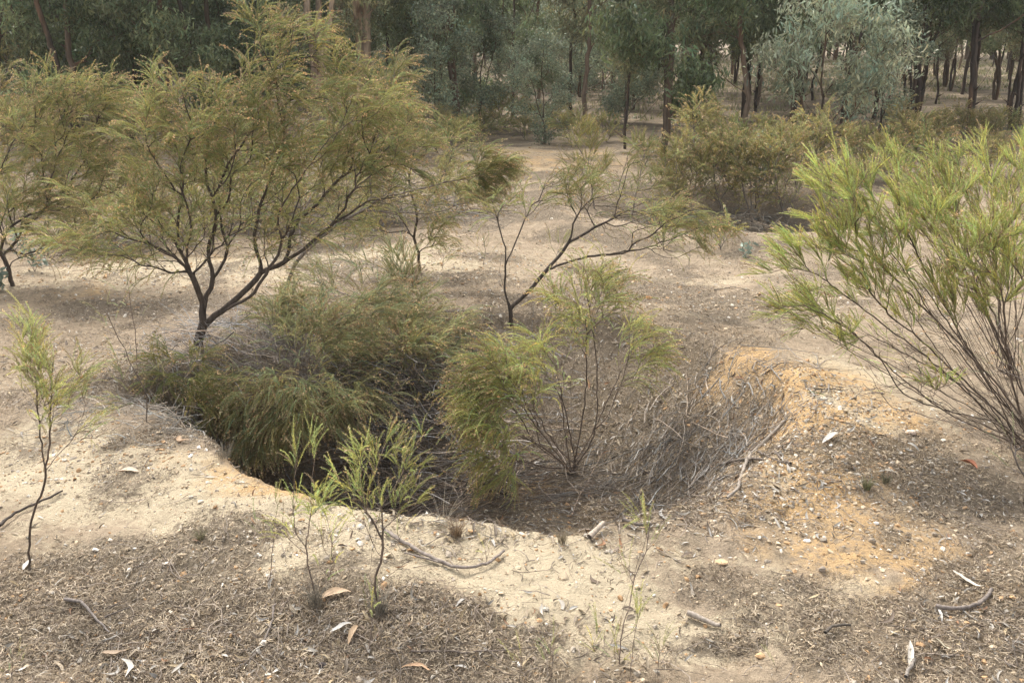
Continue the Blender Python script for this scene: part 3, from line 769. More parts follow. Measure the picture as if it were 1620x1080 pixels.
stone('small grey brown stone on dark thatch beside a brown crust patch at lower right', 1380, 857, .017, (.32,.27,.21), 4, .9)
stone('white quartz stone on the soil below the yellow bank', 1386, 829, .014, (.78,.74,.68), 5)
stone('white quartz stone at the right edge of the clay slope', 1277, 859, .018, (.80,.74,.64), 6)
stone('reddish tan clay stone at lower right near the bottom', 1201, 1043, .020, (.55,.36,.20), 7, .5)
stone('orange clay stone on the far track', 1025, 473, .04, (.52,.25,.12), 8, .5)
stone('white quartz stone on litter at the left side', 100, 645, .022, (.70,.66,.60), 9)
stone('dark round stone in the litter at the bottom centre', 510, 1057, .018, (.09,.075,.07), 10, .9)
stone('pale stone under the fan of the right bush', 1440, 686, .034, (.62,.50,.40), 11, .5)
stone('white stone at the foot of the forked centre bush', 850, 738, .035, (.50,.47,.44), 12, .7)

# ------------------------------------------------------------------ the shrubs
CAT = 'shrub'
# the biggest leaning tree on the rim
b0 = G(315, 552)
make_plant('small_tree', 'biggest shrubby tree, dark twisted forked trunk on the far left rim, fine drooping green foliage', 'small tree', b0,
  [[tuple(b0), (322,515,0), (352,492,0), (385,462,.02), (412,430,.05), (404,385,.05), (408,340,.1), (425,290,.15), (450,220,.2)],
   [(352,492,0), (395,470,-.05), (420,435,-.1), (445,390,-.1), (440,340,-.15), (470,290,-.2), (520,220,-.2)],
   [(322,515,0), (322,480,0), (338,440,.05), (330,395,.1), (342,340,.1), (325,270,.15), (335,200,.2)],
   [(322,480,0), (305,440,-.1), (282,412,-.15), (240,388,-.2), (190,372,-.25), (140,350,-.3)],
   [(338,440,.05), (360,400,.2), (350,350,.3), (352,280,.35), (410,190,.4), (450,110,.4)],
   [(305,440,-.1), (270,375,-.1), (215,330,-.1), (160,290,-.1)],
   [(412,430,.05), (470,402,0), (520,360,0), (580,320,0)],
   [(330,460,0), (285,462,-.2), (235,468,-.3), (200,440,-.4)]],
  [(335,185,95,65,.1,170), (290,240,95,60,-.1,120), (425,95,50,85,.3,110), (480,50,55,45,.4,70), (540,105,55,40,.3,50), (255,150,45,35,.1,40), (560,165,95,60,.1,170), (455,215,95,70,0,170), (615,215,65,60,0,110), (250,300,90,55,-.2,90), (170,340,90,50,-.3,90),
   (110,370,60,35,-.3,40), (560,260,90,50,0,90), (400,290,120,50,0,110,.6), (330,350,110,55,0,150,.35), (480,345,110,50,0,170,.4), (400,380,80,30,0,60,.4), (300,370,70,30,0,60,.6), (210,390,80,40,-.2,110,.6), (270,200,60,50,0,60), (330,375,90,45,0,150,.03), (450,360,90,45,0,150,.03), (570,300,90,50,0,150,.03), (240,400,70,35,-.2,110,.08), (380,290,150,60,0,160,.03)],
  'arch', 'olive', 'dark', 11, rt=.0017, expo=.46, rmax=.09, spt=7, alpha=.35, jit=.005, curve=.5, bendz=.1, up=.15, dens=.86, droop=.8)
b = G(20, 452)
make_plant('small_tree', 'spreading green shrubby tree at the left edge, dark stems rising from pale soil', 'small tree', b,
  [[tuple(b), (5,405,0), (-20,340,.2), (10,260,.3)], [tuple(b), (60,420,.1), (110,360,.2), (140,300,.3), (165,230,.3), (125,165,.3)], [(110,360,.2), (60,300,.2), (50,220,.2)]],
  [(125,150,85,50,.3,110), (60,200,80,50,.2,90), (195,180,50,55,.4,60), (60,280,90,55,.1,110), (160,250,80,60,.3,110), (20,330,70,50,0,70), (120,330,60,40,.2,50,.5), (-60,250,70,90,.1,60), (90,380,90,40,.1,60,.2)],
  'arch', 'olive', 'dark', 12, rt=.0017, spt=7, alpha=.3, dens=1.6)
b = G(448, 476)
make_plant('small_tree', 'tree behind the biggest one, long grey limb reaching right to a dark drooping clump', 'small tree', b,
  [[tuple(b), (462,430,0), (480,400,0), (535,355,.1), (600,315,.2), (645,262,.3), (700,245,.4), (745,262,.4)], [(480,400,0), (475,350,.3), (500,300,.5)], [(600,315,.2), (660,300,.3), (720,285,.4)]],
  [(772,268,45,34,.4,150,1.6), (755,300,40,22,.4,60,1.2), (560,300,110,60,.3,170,.15), (660,300,80,40,.3,160,.1), (510,250,80,70,.6,90,.6), (620,150,70,60,.6,90), (655,330,60,40,.3,60,.3)],
  'arch', 'olive', 'grey', 13, rt=.0016, spt=7, alpha=.3, dens=1.3)
b = G(664, 432)
make_plant('small_tree', 'thin crooked tree between the leaning tree and the forked one, sparse olive crown', 'small tree', b,
  [[tuple(b), (662,400,0), (655,375,0), (660,340,0), (648,290,.1), (656,240,.1)], [(655,375,0), (640,366,0), (618,368,0)], [(660,340,0), (690,300,0)]],
  [(650,230,50,40,.1,60,.7), (600,190,60,50,.3,60), (700,230,50,30,.3,40,.7), (600,330,60,40,0,60,.5), (690,370,45,30,0,50,.8), (570,350,50,35,0,40,.6), (640,300,60,50,0,60,.3)],
  'arch', 'olive', 'dark', 14, rt=.0017, spt=6, alpha=.3, dens=1.3)
b = G(808, 516)
make_plant('small_tree', 'forked tree with thin black stems on the middle far rim, sparse crown leaning right', 'small tree', b,
  [[tuple(b), (808,488,0), (798,460,0), (800,420,0), (797,380,0), (785,345,.05), (778,320,.1)], [(800,420,0), (815,385,0), (832,345,0), (850,325,0)],
   [(808,488,0), (835,462,.02), (868,425,.05), (898,385,.1), (910,345,.1), (935,315,.15)], [(868,425,.05), (920,408,.2), (985,400,.3), (1045,384,.4), (1100,362,.4)], [(898,385,.1), (960,350,.3), (1020,320,.4)], [(797,455,0), (790,430,0), (795,400,0)]],
  [(800,318,50,22,.1,60,.5), (850,300,60,28,.2,50,.35), (905,300,38,30,.2,70,.8), (960,330,70,35,.3,110,.12), (1010,350,80,35,.4,120,.15), (1050,330,50,35,.4,80,.6), (1105,358,42,24,.4,90,1.3), (1030,395,70,18,.3,50,.1), (1000,250,40,30,.5,30,.5), (940,300,50,30,.3,40,.8)],
  'arch', 'olive', 'dark', 15, rt=.0016, spt=6, alpha=.3, expo=.46, dens=1.3)
b = G(940, 330)
make_plant('shrub', 'upright pale olive bush behind the forked tree, pointing straight up beside the far track', CAT, b, [[tuple(b), (935,290,0), (930,250,0)], [tuple(b), (915,280,0), (905,240,0)]],
  [(928,220,34,28,0,130), (915,262,30,22,0,60), (950,255,25,30,0,50)], 'bright', 'yellow', 'grey', 16, rt=.002, spt=6, up=.7, scale=1.1)
b = G(1000, 345)
make_plant('shrub', 'thin olive bush with upright tips right of the pale upright bush', CAT, b, [[tuple(b), (1010,290,0), (1020,240,0)]],
  [(1015,230,28,22,0,60), (1030,275,35,35,0,60), (985,300,30,25,0,50,.5), (1060,300,40,35,.2,60)], 'bright', 'olive', 'grey', 17, rt=.002, spt=6, up=.6, scale=1.1)
# the mass of bushes in the hollow
b = G(470, 640)
make_plant('shrub', 'green bush with arching tips filling the left side of the hollow', CAT, b, [[tuple(b), (450,590,0), (430,540,.1)], [tuple(b), (500,590,0), (540,540,.1)]],
  [(440,640,80,50,-.5,150), (560,640,55,45,-.5,70), (350,640,40,40,-.4,50), (580,480,50,35,.1,60), (410,690,55,32,-.6,90), (500,640,55,50,-.6,90), (470,500,70,40,.3,90), (520,530,80,50,0,110), (430,560,80,60,0,160,.1), (540,600,90,60,-.2,220,.12), (380,620,50,40,-.3,60,.5)],
  'arch', 'sage', 'grey', 21, rt=.0014, dens=1.35, fan=22, fanw=.5, spt=8, alpha=.5, curve=.4, expo=.36, rmax=.014, up=.1)
b = G(640, 610)
make_plant('shrub', 'green shrub with pinkish tips in the hollow, straight behind the bushy lime green sapling', CAT, b, [[tuple(b), (630,560,0), (610,510,0)], [tuple(b), (670,570,0), (700,540,0)]],
  [(600,540,80,40,0,150), (680,540,60,45,0,110), (640,500,60,30,.2,80), (560,560,60,40,-.1,80), (700,600,50,40,-.2,60,.5), (620,620,90,55,-.3,260,.08), (720,510,30,25,.2,40)],
  'arch', 'sage', 'grey', 22, rt=.0014, dens=1.35, fan=22, fanw=.5, spt=8, alpha=.5, curve=.4, expo=.36, rmax=.014, up=.1)
b = G(645, 520)
make_plant('shrub', 'upright grey green bush with feathery tips standing behind the hollow bushes', CAT, b, [[tuple(b), (640,480,0), (636,440,0)], [tuple(b), (600,490,0), (560,450,0)]],
  [(636,425,34,40,0,120), (645,470,40,35,0,70,.5), (560,430,40,40,0,50,.5), (490,450,60,40,.2,60,.7), (590,480,60,35,0,100,.2)], 'bright', 'sage', 'grey', 23, rt=.0014, spt=6, up=.6, dens=1.5)
b = G(285, 640)
make_plant('shrub', 'low drooping olive shrub on the left lip below the leaning trunk', CAT, b, [[tuple(b), (290,600,0), (270,570,0)]],
  [(285,590,45,40,-.1,110), (250,565,35,25,0,40), (320,620,35,35,-.1,60), (310,560,30,20,.1,30), (300,640,50,30,-.1,70,.2)], 'arch', 'olive', 'grey', 24, rt=.0014, spt=6, dens=1.0)
b = G(905, 752)
make_plant('shrub', 'many stemmed bush in the middle of the hollow, big drooping green clump on its left', CAT, b,
  [[tuple(b), (925,715,0), (942,680,0), (945,610,0), (940,540,0), (930,470,0), (922,430,0)], [tuple(b), (985,680,.1), (1015,620,.2), (1030,560,.2), (1045,520,.2)],
   [tuple(b), (890,705,-.1), (865,660,-.15), (830,620,-.2), (800,590,-.2)], [tuple(b), (875,700,0), (845,650,0), (835,600,0)], [tuple(b), (895,690,.1), (880,640,.1), (850,600,.1)], [(942,680,0), (960,660,0), (985,600,.1), (995,560,.1)]],
  [(790,600,70,55,-.2,220), (765,660,55,60,-.3,200), (790,730,45,40,-.35,90), (840,570,50,40,0,90), (830,640,60,50,-.1,90,.25), (935,470,62,48,0,130,.85), (925,425,25,22,0,30,.6), (900,520,45,40,0,50,.6), (1020,545,42,38,.2,90,.9), (1000,600,40,40,.1,30,.3), (865,680,50,60,0,50,.05), (880,600,40,40,.1,40,.4)],
  'arch', 'fresh', 'brown', 25, rt=.0013, dens=1.15, fan=14, fanw=.06, spt=5, alpha=.5, expo=.38, step=.045, up=.0, bendz=-.1, rmax=.014)
# small ones along the left slope
b = G(232, 668)
make_plant('sapling', 'sparse leaning sapling on the left lip, thin reddish stems and few green tips', 'sapling', b,
  [[tuple(b), (232,625,0), (205,570,0), (180,520,0), (165,490,0)], [(225,600,0), (215,540,0), (205,470,0), (198,430,0)], [(232,640,0), (200,610,0), (185,570,0)]],
  [(182,590,14,40,0,26,1.3), (175,640,14,22,-.2,14,1.5), (165,500,25,30,0,16,.3), (205,470,22,40,0,20,.25), (250,600,20,30,0,8,.3)], 'near', 'sage', 'brown', 31, rt=.0011, spt=4, scale=.9, up=.8)
b = G(68, 768 - 8) if False else G(47, 902)
make_plant('sapling', 'slender green sapling at the left edge, one bare dark stem branching into upright leafy shoots', 'sapling', b,
  [[tuple(b), (46,850,0), (52,815,0), (68,775,0), (73,745,0)], [(73,745,0), (66,700,0), (60,650,0), (55,600,0)], [(73,745,0), (78,700,0), (80,640,0), (85,560,0)], [(73,745,0), (95,715,0), (118,690,.05), (135,640,.05)]],
  [(52,590,24,52,0,62), (88,600,26,52,0,62), (40,520,14,25,0,10), (66,650,36,32,0,24,.8), (125,610,16,36,.05,26), (140,680,22,16,.05,10,.5)], 'near', 'fresh', 'brown', 32, rt=.0010, dens=2.0, spt=4, scale=.85, up=1.0, span=.22, alpha=.4, step=.03, jit=.002, expo=.38, rmax=.011)
# lime green sapling in front
b = G(600, 962)
make_plant('sapling', 'lime green sapling in front, bare crooked dark stems below a bushy crown with curled tips', 'sapling', b,
  [[tuple(b), (592,930,0), (604,880,0), (606,840,0), (603,800,0)], [tuple(b), (575,935,0), (540,965,-.05)], [(592,935,0), (618,910,.02), (640,890,.03), (665,880,.05)], [(606,850,0), (585,815,0), (560,790,0), (548,760,0)], [(603,800,0), (625,770,0), (645,735,0)], [(604,880,0), (585,850,0), (575,820,0)], [(592,930,0), (560,905,0), (535,880,0)]],
  [(580,725,36,30,0,48), (625,715,40,24,0,36), (655,740,28,38,0,30), (560,770,32,26,0,40), (610,780,50,30,0,40,.6), (645,800,26,24,0,30), (668,690,6,26,0,5), (590,820,50,20,0,30,.15), (540,760,14,18,0,10)],
  'near', 'bright', 'brown', 33, rt=.0009, dens=2.1, spt=4, scale=.72, up=1.1, span=.14, alpha=.3, step=.03, jit=.002, expo=.42, rmax=.008, bendz=.6)
b = G(496, 936)
make_plant('sapling', 'thin lime green sapling left of the bushy front one, straight upright shoots', 'sapling', b,
  [[tuple(b), (488,900,0), (485,865,0), (490,825,0), (494,760,0)], [(485,865,0), (465,830,0), (466,750,0)], [(488,880,0), (455,850,0), (440,835,0)]],
  [(494,710,4,26,0,7,.8), (466,735,4,28,0,7,.8), (505,785,16,22,0,22), (485,800,24,20,0,20), (515,800,10,22,0,10), (450,840,24,16,0,10,.4), (520,850,20,20,0,8,.3), (510,900,25,30,0,8,.2)],
  'near', 'bright', 'brown', 34, rt=.0009, dens=1.9, spt=4, scale=.85, up=1.3, span=.14, alpha=.35, step=.03, jit=.002, rmax=.006, bendz=.8, flow=False)
b = G(427, 926)
make_plant('sapling', 'tiny pale green seedling left of the thin lime sapling, on the cream soil edge', 'sapling', b, [[tuple(b), (430,880,0), (434,840,0)]],
  [(442,800,5,22,0,7,.8), (432,850,7,22,0,7,.5), (415,845,10,14,0,5,.4), (405,820,6,8,0,3,.5)], 'thin', 'fresh', 'brown', 35, rt=.0009, spt=3, scale=.8, up=1.2, step=.03, jit=.002, rmax=.004, bendz=.8, flow=False)
b = G(980, 1050)
make_plant('sapling', 'tall sparse yellow green sapling at bottom centre right, one leaning wiry stem', 'sapling', b,
  [[tuple(b), (985,1000,0), (998,950,.02), (1006,910,.05), (1022,870,.08), (1028,830,.1)], [tuple(b), (965,1020,0), (955,990,0)], [(1006,910,.05), (985,890,.05), (975,870,.05)]],
  [(1006,810,6,26,.08,10,.9), (1020,830,14,30,.1,16,.7), (1030,850,10,18,.1,8,.6), (985,880,10,12,.05,8,.8), (990,900,16,20,.05,6,.4), (945,1010,12,26,0,14,.8), (970,1030,24,26,0,14,.6), (1000,980,14,30,0,10,.4)],
  'thin', 'fresh', 'brown', 36, rt=.0009, spt=3, scale=.85, up=1.2, span=.12, step=.03, jit=.002, rmax=.006, bendz=.8, flow=False)
b = G(996, 1082)
make_plant('sapling', 'thin seedling with a straight bare stem just right of the tall wiry sapling', 'sapling', b, [[tuple(b), (1000,1040,0), (1003,1010,0), (1010,980,0)]],
  [(1008,975,9,26,0,14,.8), (1016,960,6,16,0,5)], 'thin', 'fresh', 'brown', 37, rt=.0009, spt=3, scale=.85, up=1.3, step=.03, jit=.002, rmax=.004, bendz=.8, flow=False)
b = G(1040, 1072)
make_plant('sapling', 'short dense green seedling at the bottom, right of the bare straight stem', 'sapling', b, [[tuple(b), (1042,1050,0)]],
  [(1044,1022,8,18,0,12), (1035,1045,8,12,0,5)], 'near', 'sage', 'brown', 38, rt=.0009, spt=3, scale=.7, up=1.3, step=.03, jit=.002, rmax=.004, bendz=.8, flow=False)
for k, (px, py, hh, lab) in enumerate([(822,1078,70,'leftmost low pale green seedling of the two left of the tall wiry sapling'), (872,1074,60,'low pale green seedling at the bottom edge, nearer the tall wiry sapling'),
        (770,892,40,'tiny green tuft growing beside the long branch on cream soil'), (632,862,30,'tiny green seedling at the hollow edge right of the bushy lime sapling'), (20,1078,40,'dark green tuft in the bottom left corner'),
        (1228,1066,26,'small green seedling on bare soil at the bottom right of centre'), (585,1030,110,'wiry low seedling with bare grey stems under the bushy lime sapling')]):
    b = G(px, py)
    make_plant('seedling', lab, 'seedling', b, [[tuple(b), (px+3, py-hh*.5, 0)]],
      [(px+3, py-hh*.75, 7+hh*.10, hh*.35, 0, 10+hh//6, .6 if k != 6 else .2), (px-8, py-hh*.5, 8, hh*.3, 0, 4, .5)], 'thin', 'fresh' if k != 4 else 'sage', 'brown', 40 + k, rt=.0009, spt=3, scale=.6 + .1 * (hh > 50), up=1.2, step=.03, jit=.002, rmax=.004, bendz=.7, flow=False)
for k, (px, py, hh, w_, lab) in enumerate([(880,420,70,24,'small sparse green bush on pale soil between the forked stems'), (1090,418,55,26,'small thin bush of bare twigs on the crest of the far track'), (765,420,45,20,'small olive tuft on pale soil left of the forked tree'),
        (560,400,60,26,'sparse bush on the pale soil between the two trees on the left'), (590,395,55,30,'low olive bush behind the crooked thin tree'), (700,425,40,30,'low drooping olive tuft right of the crooked thin tree')]):
    b = G(px, py)
    make_plant('shrub', lab, CAT, b, [[tuple(b), (px+2, py-hh*.4, 0)]], [(px, py-hh*.6, w_, hh*.38, 0, 46, .55 if k != 1 else .12), (px+8, py-hh*.3, w_, hh*.25, 0, 24, .2)], 'arch' if k % 2 else 'bright', 'olive', 'grey', 60 + k, rt=.0014, spt=4, scale=.8, up=.6, rmax=.006)

# the yellow green bushes on the right
b = G(1640, 720)
make_plant('shrub', 'big yellow green bush leaning in from the right, long bare dark stems fanning left', CAT, b,
  [[tuple(b), (1570,668,-.05), (1500,650,-.1), (1430,622,-.15), (1395,570,-.15), (1340,520,-.2), (1270,480,-.25)], [tuple(b), (1600,640,0), (1540,570,0), (1480,500,0), (1430,430,0), (1380,360,0)]],
  [(1330,290,50,40,.1,120), (1300,380,60,35,0,110), (1400,350,75,45,.1,170), (1240,420,34,26,-.1,60), (1222,480,26,24,-.2,60), (1290,480,55,35,-.1,100), (1370,430,70,40,0,120), (1330,530,50,25,-.15,50), (1460,330,60,45,.2,120), (1450,480,50,40,0,80,.6), (1520,460,55,40,-.1,110), (1500,600,40,20,-.3,30,.8), (1440,540,110,60,0,160,.06), (1500,400,60,50,.1,70,.6), (1560,380,60,40,-.2,120), (1600,430,50,40,-.2,90), (1440,620,110,35,-.1,110,.03), (1255,395,30,20,0,40)],
  'bright', 'bright', 'brown', 51, rt=.0014, spt=8, scale=.85, dens=1.25, fan=46, fanw=.28, alpha=.32, beta=.8, up=1.1, curve=.35, expo=.36, rmax=.016, step=.05, jit=.003)
b = G(1600, 600)
make_plant('shrub', 'second yellow green bush behind the leaning one, at the right edge, upright bright tips', CAT, b,
  [[tuple(b), (1570,520,0), (1530,430,0), (1490,340,0)], [tuple(b), (1610,480,0), (1600,380,0), (1590,300,0)]],
  [(1430,265,45,28,0,80), (1500,270,60,35,0,130), (1580,250,60,40,.2,130), (1630,300,60,60,0,130), (1540,330,70,45,0,130), (1600,380,60,50,0,100,.7), (1460,300,50,40,0,80), (1580,450,80,70,0,120,.05)],
  'bright', 'bright', 'brown', 52, rt=.0014, spt=8, scale=.85, dens=1.05, fan=24, fanw=.2, alpha=.4, up=.7, expo=.36, rmax=.016)
b = G(1625, 770)
make_plant('shrub', 'low weedy green bush at the right edge beneath the leaning bush', CAT, b, [[tuple(b), (1600,710,0)]],
  [(1600,690,40,30,0,40,.25), (1610,740,34,24,0,30,.3), (1640,640,30,50,0,40,.3), (1590,560,50,60,.3,60,.12)], 'thin', 'sage', 'grey', 53, rt=.0013, spt=4, flow=False)

# shrubs behind the second hollow, built one at a time
for k, (px, py, hh, w_, D_, lab, gcol) in enumerate([
   (1085,345,120,50,None,'olive brown bush with dark stems, leftmost behind the second hollow','brown'), (1145,345,130,55,None,'olive brown bush with bare dark forks behind the second hollow, next right of the leftmost','brown'),
   (1190,355,130,55,None,'wide olive brown bush with grey forked stems in the middle behind the second hollow','brown'), (1245,360,150,60,None,'tall olive brown bush left of the yellow green bush tops','brown'),
   (1110,300,140,40,None,'tall rusty olive bush standing behind the others right of the forked tree crown','brown'), (1300,300,110,60,None,'rusty brown bush half hidden behind the leaning yellow green bush','brown'),
   (1450,255,70,60,None,'rusty olive bush in front of the dark trunks at right','brown'), (1520,235,60,60,None,'dull olive bush below the forked dark trunk at right','brown'), (1590,230,50,50,None,'dark olive bush at the right edge behind the yellow green tips','olive'),
   (1380,290,80,50,None,'grey olive bush between the rusty bushes at right','olive'), (760,225,40,40,None,'small olive bush beside the far track under the gums','olive'), (790,215,36,26,None,'rounder bright olive bush near the far trunk','olive'), (830,222,30,22,None,'tiny olive bush at the far end of the track','olive'),
   (30,210,150,70,None,'brown topped bush behind the left edge tree','brown'), (0,330,200,70,None,'dull bush at the far left edge behind the green tree','brown'), (620,250,70,60,None,'grey twiggy bush behind the crown of the biggest tree','olive'),
   (1140,395,40,30,None,'low olive bush at the lip of the second hollow','olive'), (700,255,60,50,None,'thin grey olive bush left of the far track','olive'), (1050,395,40,30,None,'feathery green low bush left of the second hollow','fresh')]):
    b = G(px, py)
    make_plant('shrub', lab, CAT, b, [[tuple(b), (px-w_*.25, py-hh*.4, 0), (px-w_*.3, py-hh*.7, 0)], [tuple(b), (px+w_*.2, py-hh*.35, .1), (px+w_*.35, py-hh*.7, .2)], [tuple(b), (px, py-hh*.5, -.1)]],
       [(px-w_*.35, py-hh*.75, w_*.55, hh*.28, 0, 70), (px+w_*.4, py-hh*.75, w_*.55, hh*.25, .1, 70), (px, py-hh*.92, w_*.4, hh*.2, .1, 40), (px, py-hh*.45, w_*.8, hh*.3, 0, 90, .35)],
       'far', gcol, 'grey', 80 + k, rt=.0028, spt=7, dens=1.5, scale=1.0, up=.4, step=.1, rmax=.05, expo=.42, jit=.008, span=.4)

# more of the same bushes, copied
UNDER = [(1020,262,.8,'olive bush beside the foot of the twin trunked gum'), (1075,262,.9,'olive bush right of the foot of the twin trunked gum'), (1130,262,1.0,'olive bush left below the thick rough trunk'),
 (1180,268,1.0,'olive bush right below the thick rough trunk'), (1230,285,1.1,'olive bush left below the silvery gum crown'), (1275,270,1.0,'olive bush straight below the silvery gum crown'), (1350,262,1.0,'olive bush right below the silvery gum crown'),
 (1410,250,.9,'olive bush between the silvery gum and the dark gum trunks'), (1480,240,.9,'olive bush before the dark trunks at right'), (1560,238,.9,'olive bush at the foot of the dark trunks near the right edge'),
 (1060,330,.9,'olive bush at the left end of the second hollow'), (1215,318,1.1,'olive bush deep behind the second hollow'), (1160,300,1.1,'olive bush on the far side of the second hollow'), (1330,330,1.1,'olive bush behind the tip of the leaning yellow green bush'),
 (650,262,1.0,'grey bush behind the right shoulder of the biggest tree'), (700,232,1.0,'grey bush just left of the far track start'), (590,245,1.0,'grey bush behind the crown top of the biggest tree'), (740,240,.7,'small grey bush on the left verge of the far track'),
 (860,212,.8,'low bush closing the far end of the track'), (800,205,.8,'low bush left of the far end of the track'), (910,232,.7,'low bush at the foot of the orange brown trunk'), (960,225,.8,'low bush right of the orange brown trunk'),
 (230,290,1.2,'dull bush glimpsed between the two left crowns'), (290,270,1.2,'dull bush behind the left part of the biggest crown'), (400,262,1.2,'dull bush behind the middle of the biggest crown'), (500,258,1.2,'dull bush behind the right part of the biggest crown'),
 (470,388,1.0,'dull bush behind the right hand limb of the biggest tree'), (240,398,.95,'dull bush behind the left hand limb of the biggest tree'), (130,400,.9,'dull bush behind the stems of the left edge tree'), (610,372,.8,'dull bush behind the crooked thin tree'), (10,385,1.0,'dull bush at the left edge behind the dark stems'), (1370,300,1.1,'olive bush behind the two yellow green bushes, left'), (1460,290,1.1,'olive bush behind the two yellow green bushes, middle'), (1560,280,1.1,'olive bush behind the two yellow green bushes, right'), (75,405,.7,'low scrubby bush on pale soil right of the left edge tree stems'), (180,385,.8,'low scrubby bush left of the biggest tree under its outer branches'), (320,365,1.0,'dull bush in the back under the middle of the biggest crown'), (420,362,1.0,'dull bush in the back seen through the right limbs of the biggest tree'), (575,352,1.0,'dull bush farther back behind the long grey limb'), (700,300,1.0,'low bush left of the forked tree on the back of the pale soil'), (720,335,.8,'small bush on pale soil behind the dark drooping clump'), (80,262,1.3,'dull bush behind the left edge tree crown'), (160,300,1.1,'dull bush behind the lower left crown'), (360,392,.9,'dull bush behind the forking limbs of the biggest tree'), (545,378,.8,'dull bush behind the long grey limb')]
FAR = [o for o in C.objects if o.get('category') == 'shrub' and o.name.startswith('shrub') and o.location.y > 14 and o.children]
FARL = [o for o in FAR if 'grey' in o['label'] or 'dull' in o['label'] or 'thin' in o['label'] or 'brown topped' in o['label']]
random.seed(9)
for (px, py, sc_, lab) in UNDER:
    r = copy_tree(random.choice(FARL if px < 640 else FAR)); g = G(px, py); r.location = (g[0], g[1], g[2] - .03); r.rotation_euler = (0, 0, random.random() * 6.28)
    hh_ = max((v_[2] for c_ in r.children for v_ in c_.bound_box)); k_ = sc_ * ((125 if px < 640 and py > 340 else 62) + 40 * random.random()) * g[1] / 1575 / max(hh_, .3) * (1.25 if px > 1000 and py > 290 else 1.1 if px > 1000 else 1.0)
    r.scale = (k_, k_, k_); r['label'] = lab; r['group'] = 'olive bushes of the understory'

# ------------------------------------------------------------------ gum trees
GUMC = {'dark': (.135, .17, .08), 'mid': (.215, .255, .13), 'blue': (.29, .335, .225), 'silver': (.38, .42, .29), 'olive': (.30, .30, .17)}
def gum(name, label, ht, seed, green, low=1.6, rad_=1.6, trunk=.10, ntip=240, lean=0.0, forks=2, leaf=.11, spt=3, barkc=(.11, .085, .065), droop=.7, group=None, bare=3, top=1.0, base=(0, 0, 0), root_lab=None):
    rng = RS(seed); base = np.asarray(base, float)
    sk = Skel(base + np.array([0, 0, -.2]), .16, rng)
    tops = []
    for f in range(forks):
        a = rng.rand() * 2 * PI; ln = lean + .05 * f + rng.rand() * .05
        pts = [base + np.array([0, 0, -.2])]
        for z in np.linspace(.08, 1, 7):
            sp = (0 if f == 0 else .7 * max(0, z - .12) * rad_ * .8)
            pts.append(base + np.array([math.cos(a) * (sp + ln * z * ht * .3) + rng.normal(0, .05), math.sin(a) * (sp + ln * z * ht * .3) + rng.normal(0, .05), z * ht * (.96 - .12 * f)]))
        sk.limb(pts, .012); tops.append(pts)
    for bnum in range(bare):          # bare dead side limbs
        a = rng.rand() * 2 * PI; z = .3 + 2.6 * rng.rand(); L = .5 + .9 * rng.rand()
        s0 = base + np.array([0, 0, z])
        sk.limb([s0, s0 + np.array([math.cos(a) * L * .5, math.sin(a) * L * .5, L * .25]), s0 + np.array([math.cos(a) * L, math.sin(a) * L, L * .7])], .02)
    tips = []
    nc = 16
    for c in range(nc):
        z = low + (ht * 1.02 - low) * (c + rng.rand() * .8) / nc
        w = rad_ * (0.6 + .55 * math.sin(PI * min(1, (z - low) / (ht - low + .01) * .9 + .12)))
        a = rng.rand() * 2 * PI; rr = w * (.35 + .5 * rng.rand())
        cen = base + np.array([math.cos(a) * rr, math.sin(a) * rr, z]); s = np.array([.55, .55, .42]) * (.7 + .5 * rng.rand()) * (rad_ / 1.6) ** .5
        for q in range(ntip // nc): 
            u = rng.normal(0, 1, 3); u /= np.linalg.norm(u); tips.append(cen + u * s * (.4 + .6 * rng.rand()))
    tips.sort(key=lambda q: np.hypot(*(q - base)[:2]) + .2 * rng.rand())
    for q in tips: sk.tip(q, 1, .35, .6, .5, .1, .012)
    r = sk.radii(.004, .46, 9.0); r = r * min(1, trunk / r.max()) if r.max() > trunk else r
    Pn = np.array(sk.p); main = r.max()
    tb = Tubes(); ap = []; ad = []
    for ch, leafy, lf in sk.chains:
        pts = Pn[ch]; rr = r[ch]
        if not leafy and np.abs(pts[0] - base)[:2].max() < .6 and len(ch) > 20: rr = np.maximum(rr, trunk * (1 - .75 * np.linspace(0, 1, len(ch))) * (1 if (len(ap) == 0) else .8))
        tb.add(pts, rr, 3 if rr.max() < .01 else 8, np.array(barkc) * (.75 + .5 * rng.rand()))
        if leafy:
            for j in range(spt):
                i = len(pts) - 1 - int(rng.rand() ** 1.5 * min(4, len(pts) - 1)); ap.append(pts[i] + rng.normal(0, .05, 3)); ad.append(rng.normal(0, .5, 3) + np.array([0, 0, 1.0]))
    root = empty(name, base, label, 'tree', group)
    tb.build('trunk', M_GBARK, root, base)
    ap = np.array(ap); ad = np.array(ad); n = len(ap)
    key = 'gum%s%.2f' % (green, leaf)
    if key not in _tc:
        rr_ = RS(77); _tc[key] = [gum_template(rr_, 9, leaf, leaf * (.24 if green != 'blue' else .5), .20, droop if green != 'blue' else .3) for _ in range(8)]
    gc = np.array(GUMC[green])
    cl = 1 + .7 * vnoise(ap[:, 0] + ap[:, 1], ap[:, 2], 1.3, seed % 11)[:, None]
    tint = np.clip(gc * cl * (1 + .22 * rng.normal(0, 1, (n, 1))) * (1 + np.array([.10, 0, -.05]) * rng.normal(0, 1, (n, 1))), .01, .6)
    lf, _ = place(_tc[key], ap, ad, rng.normal(0, 1, (n, 3)), .75 + .6 * rng.rand(n), tint, None, rng)
    mk('crown', lf[0], lf[1], None, [M_GUM], root, lf[2], base, smooth=False)
    return root

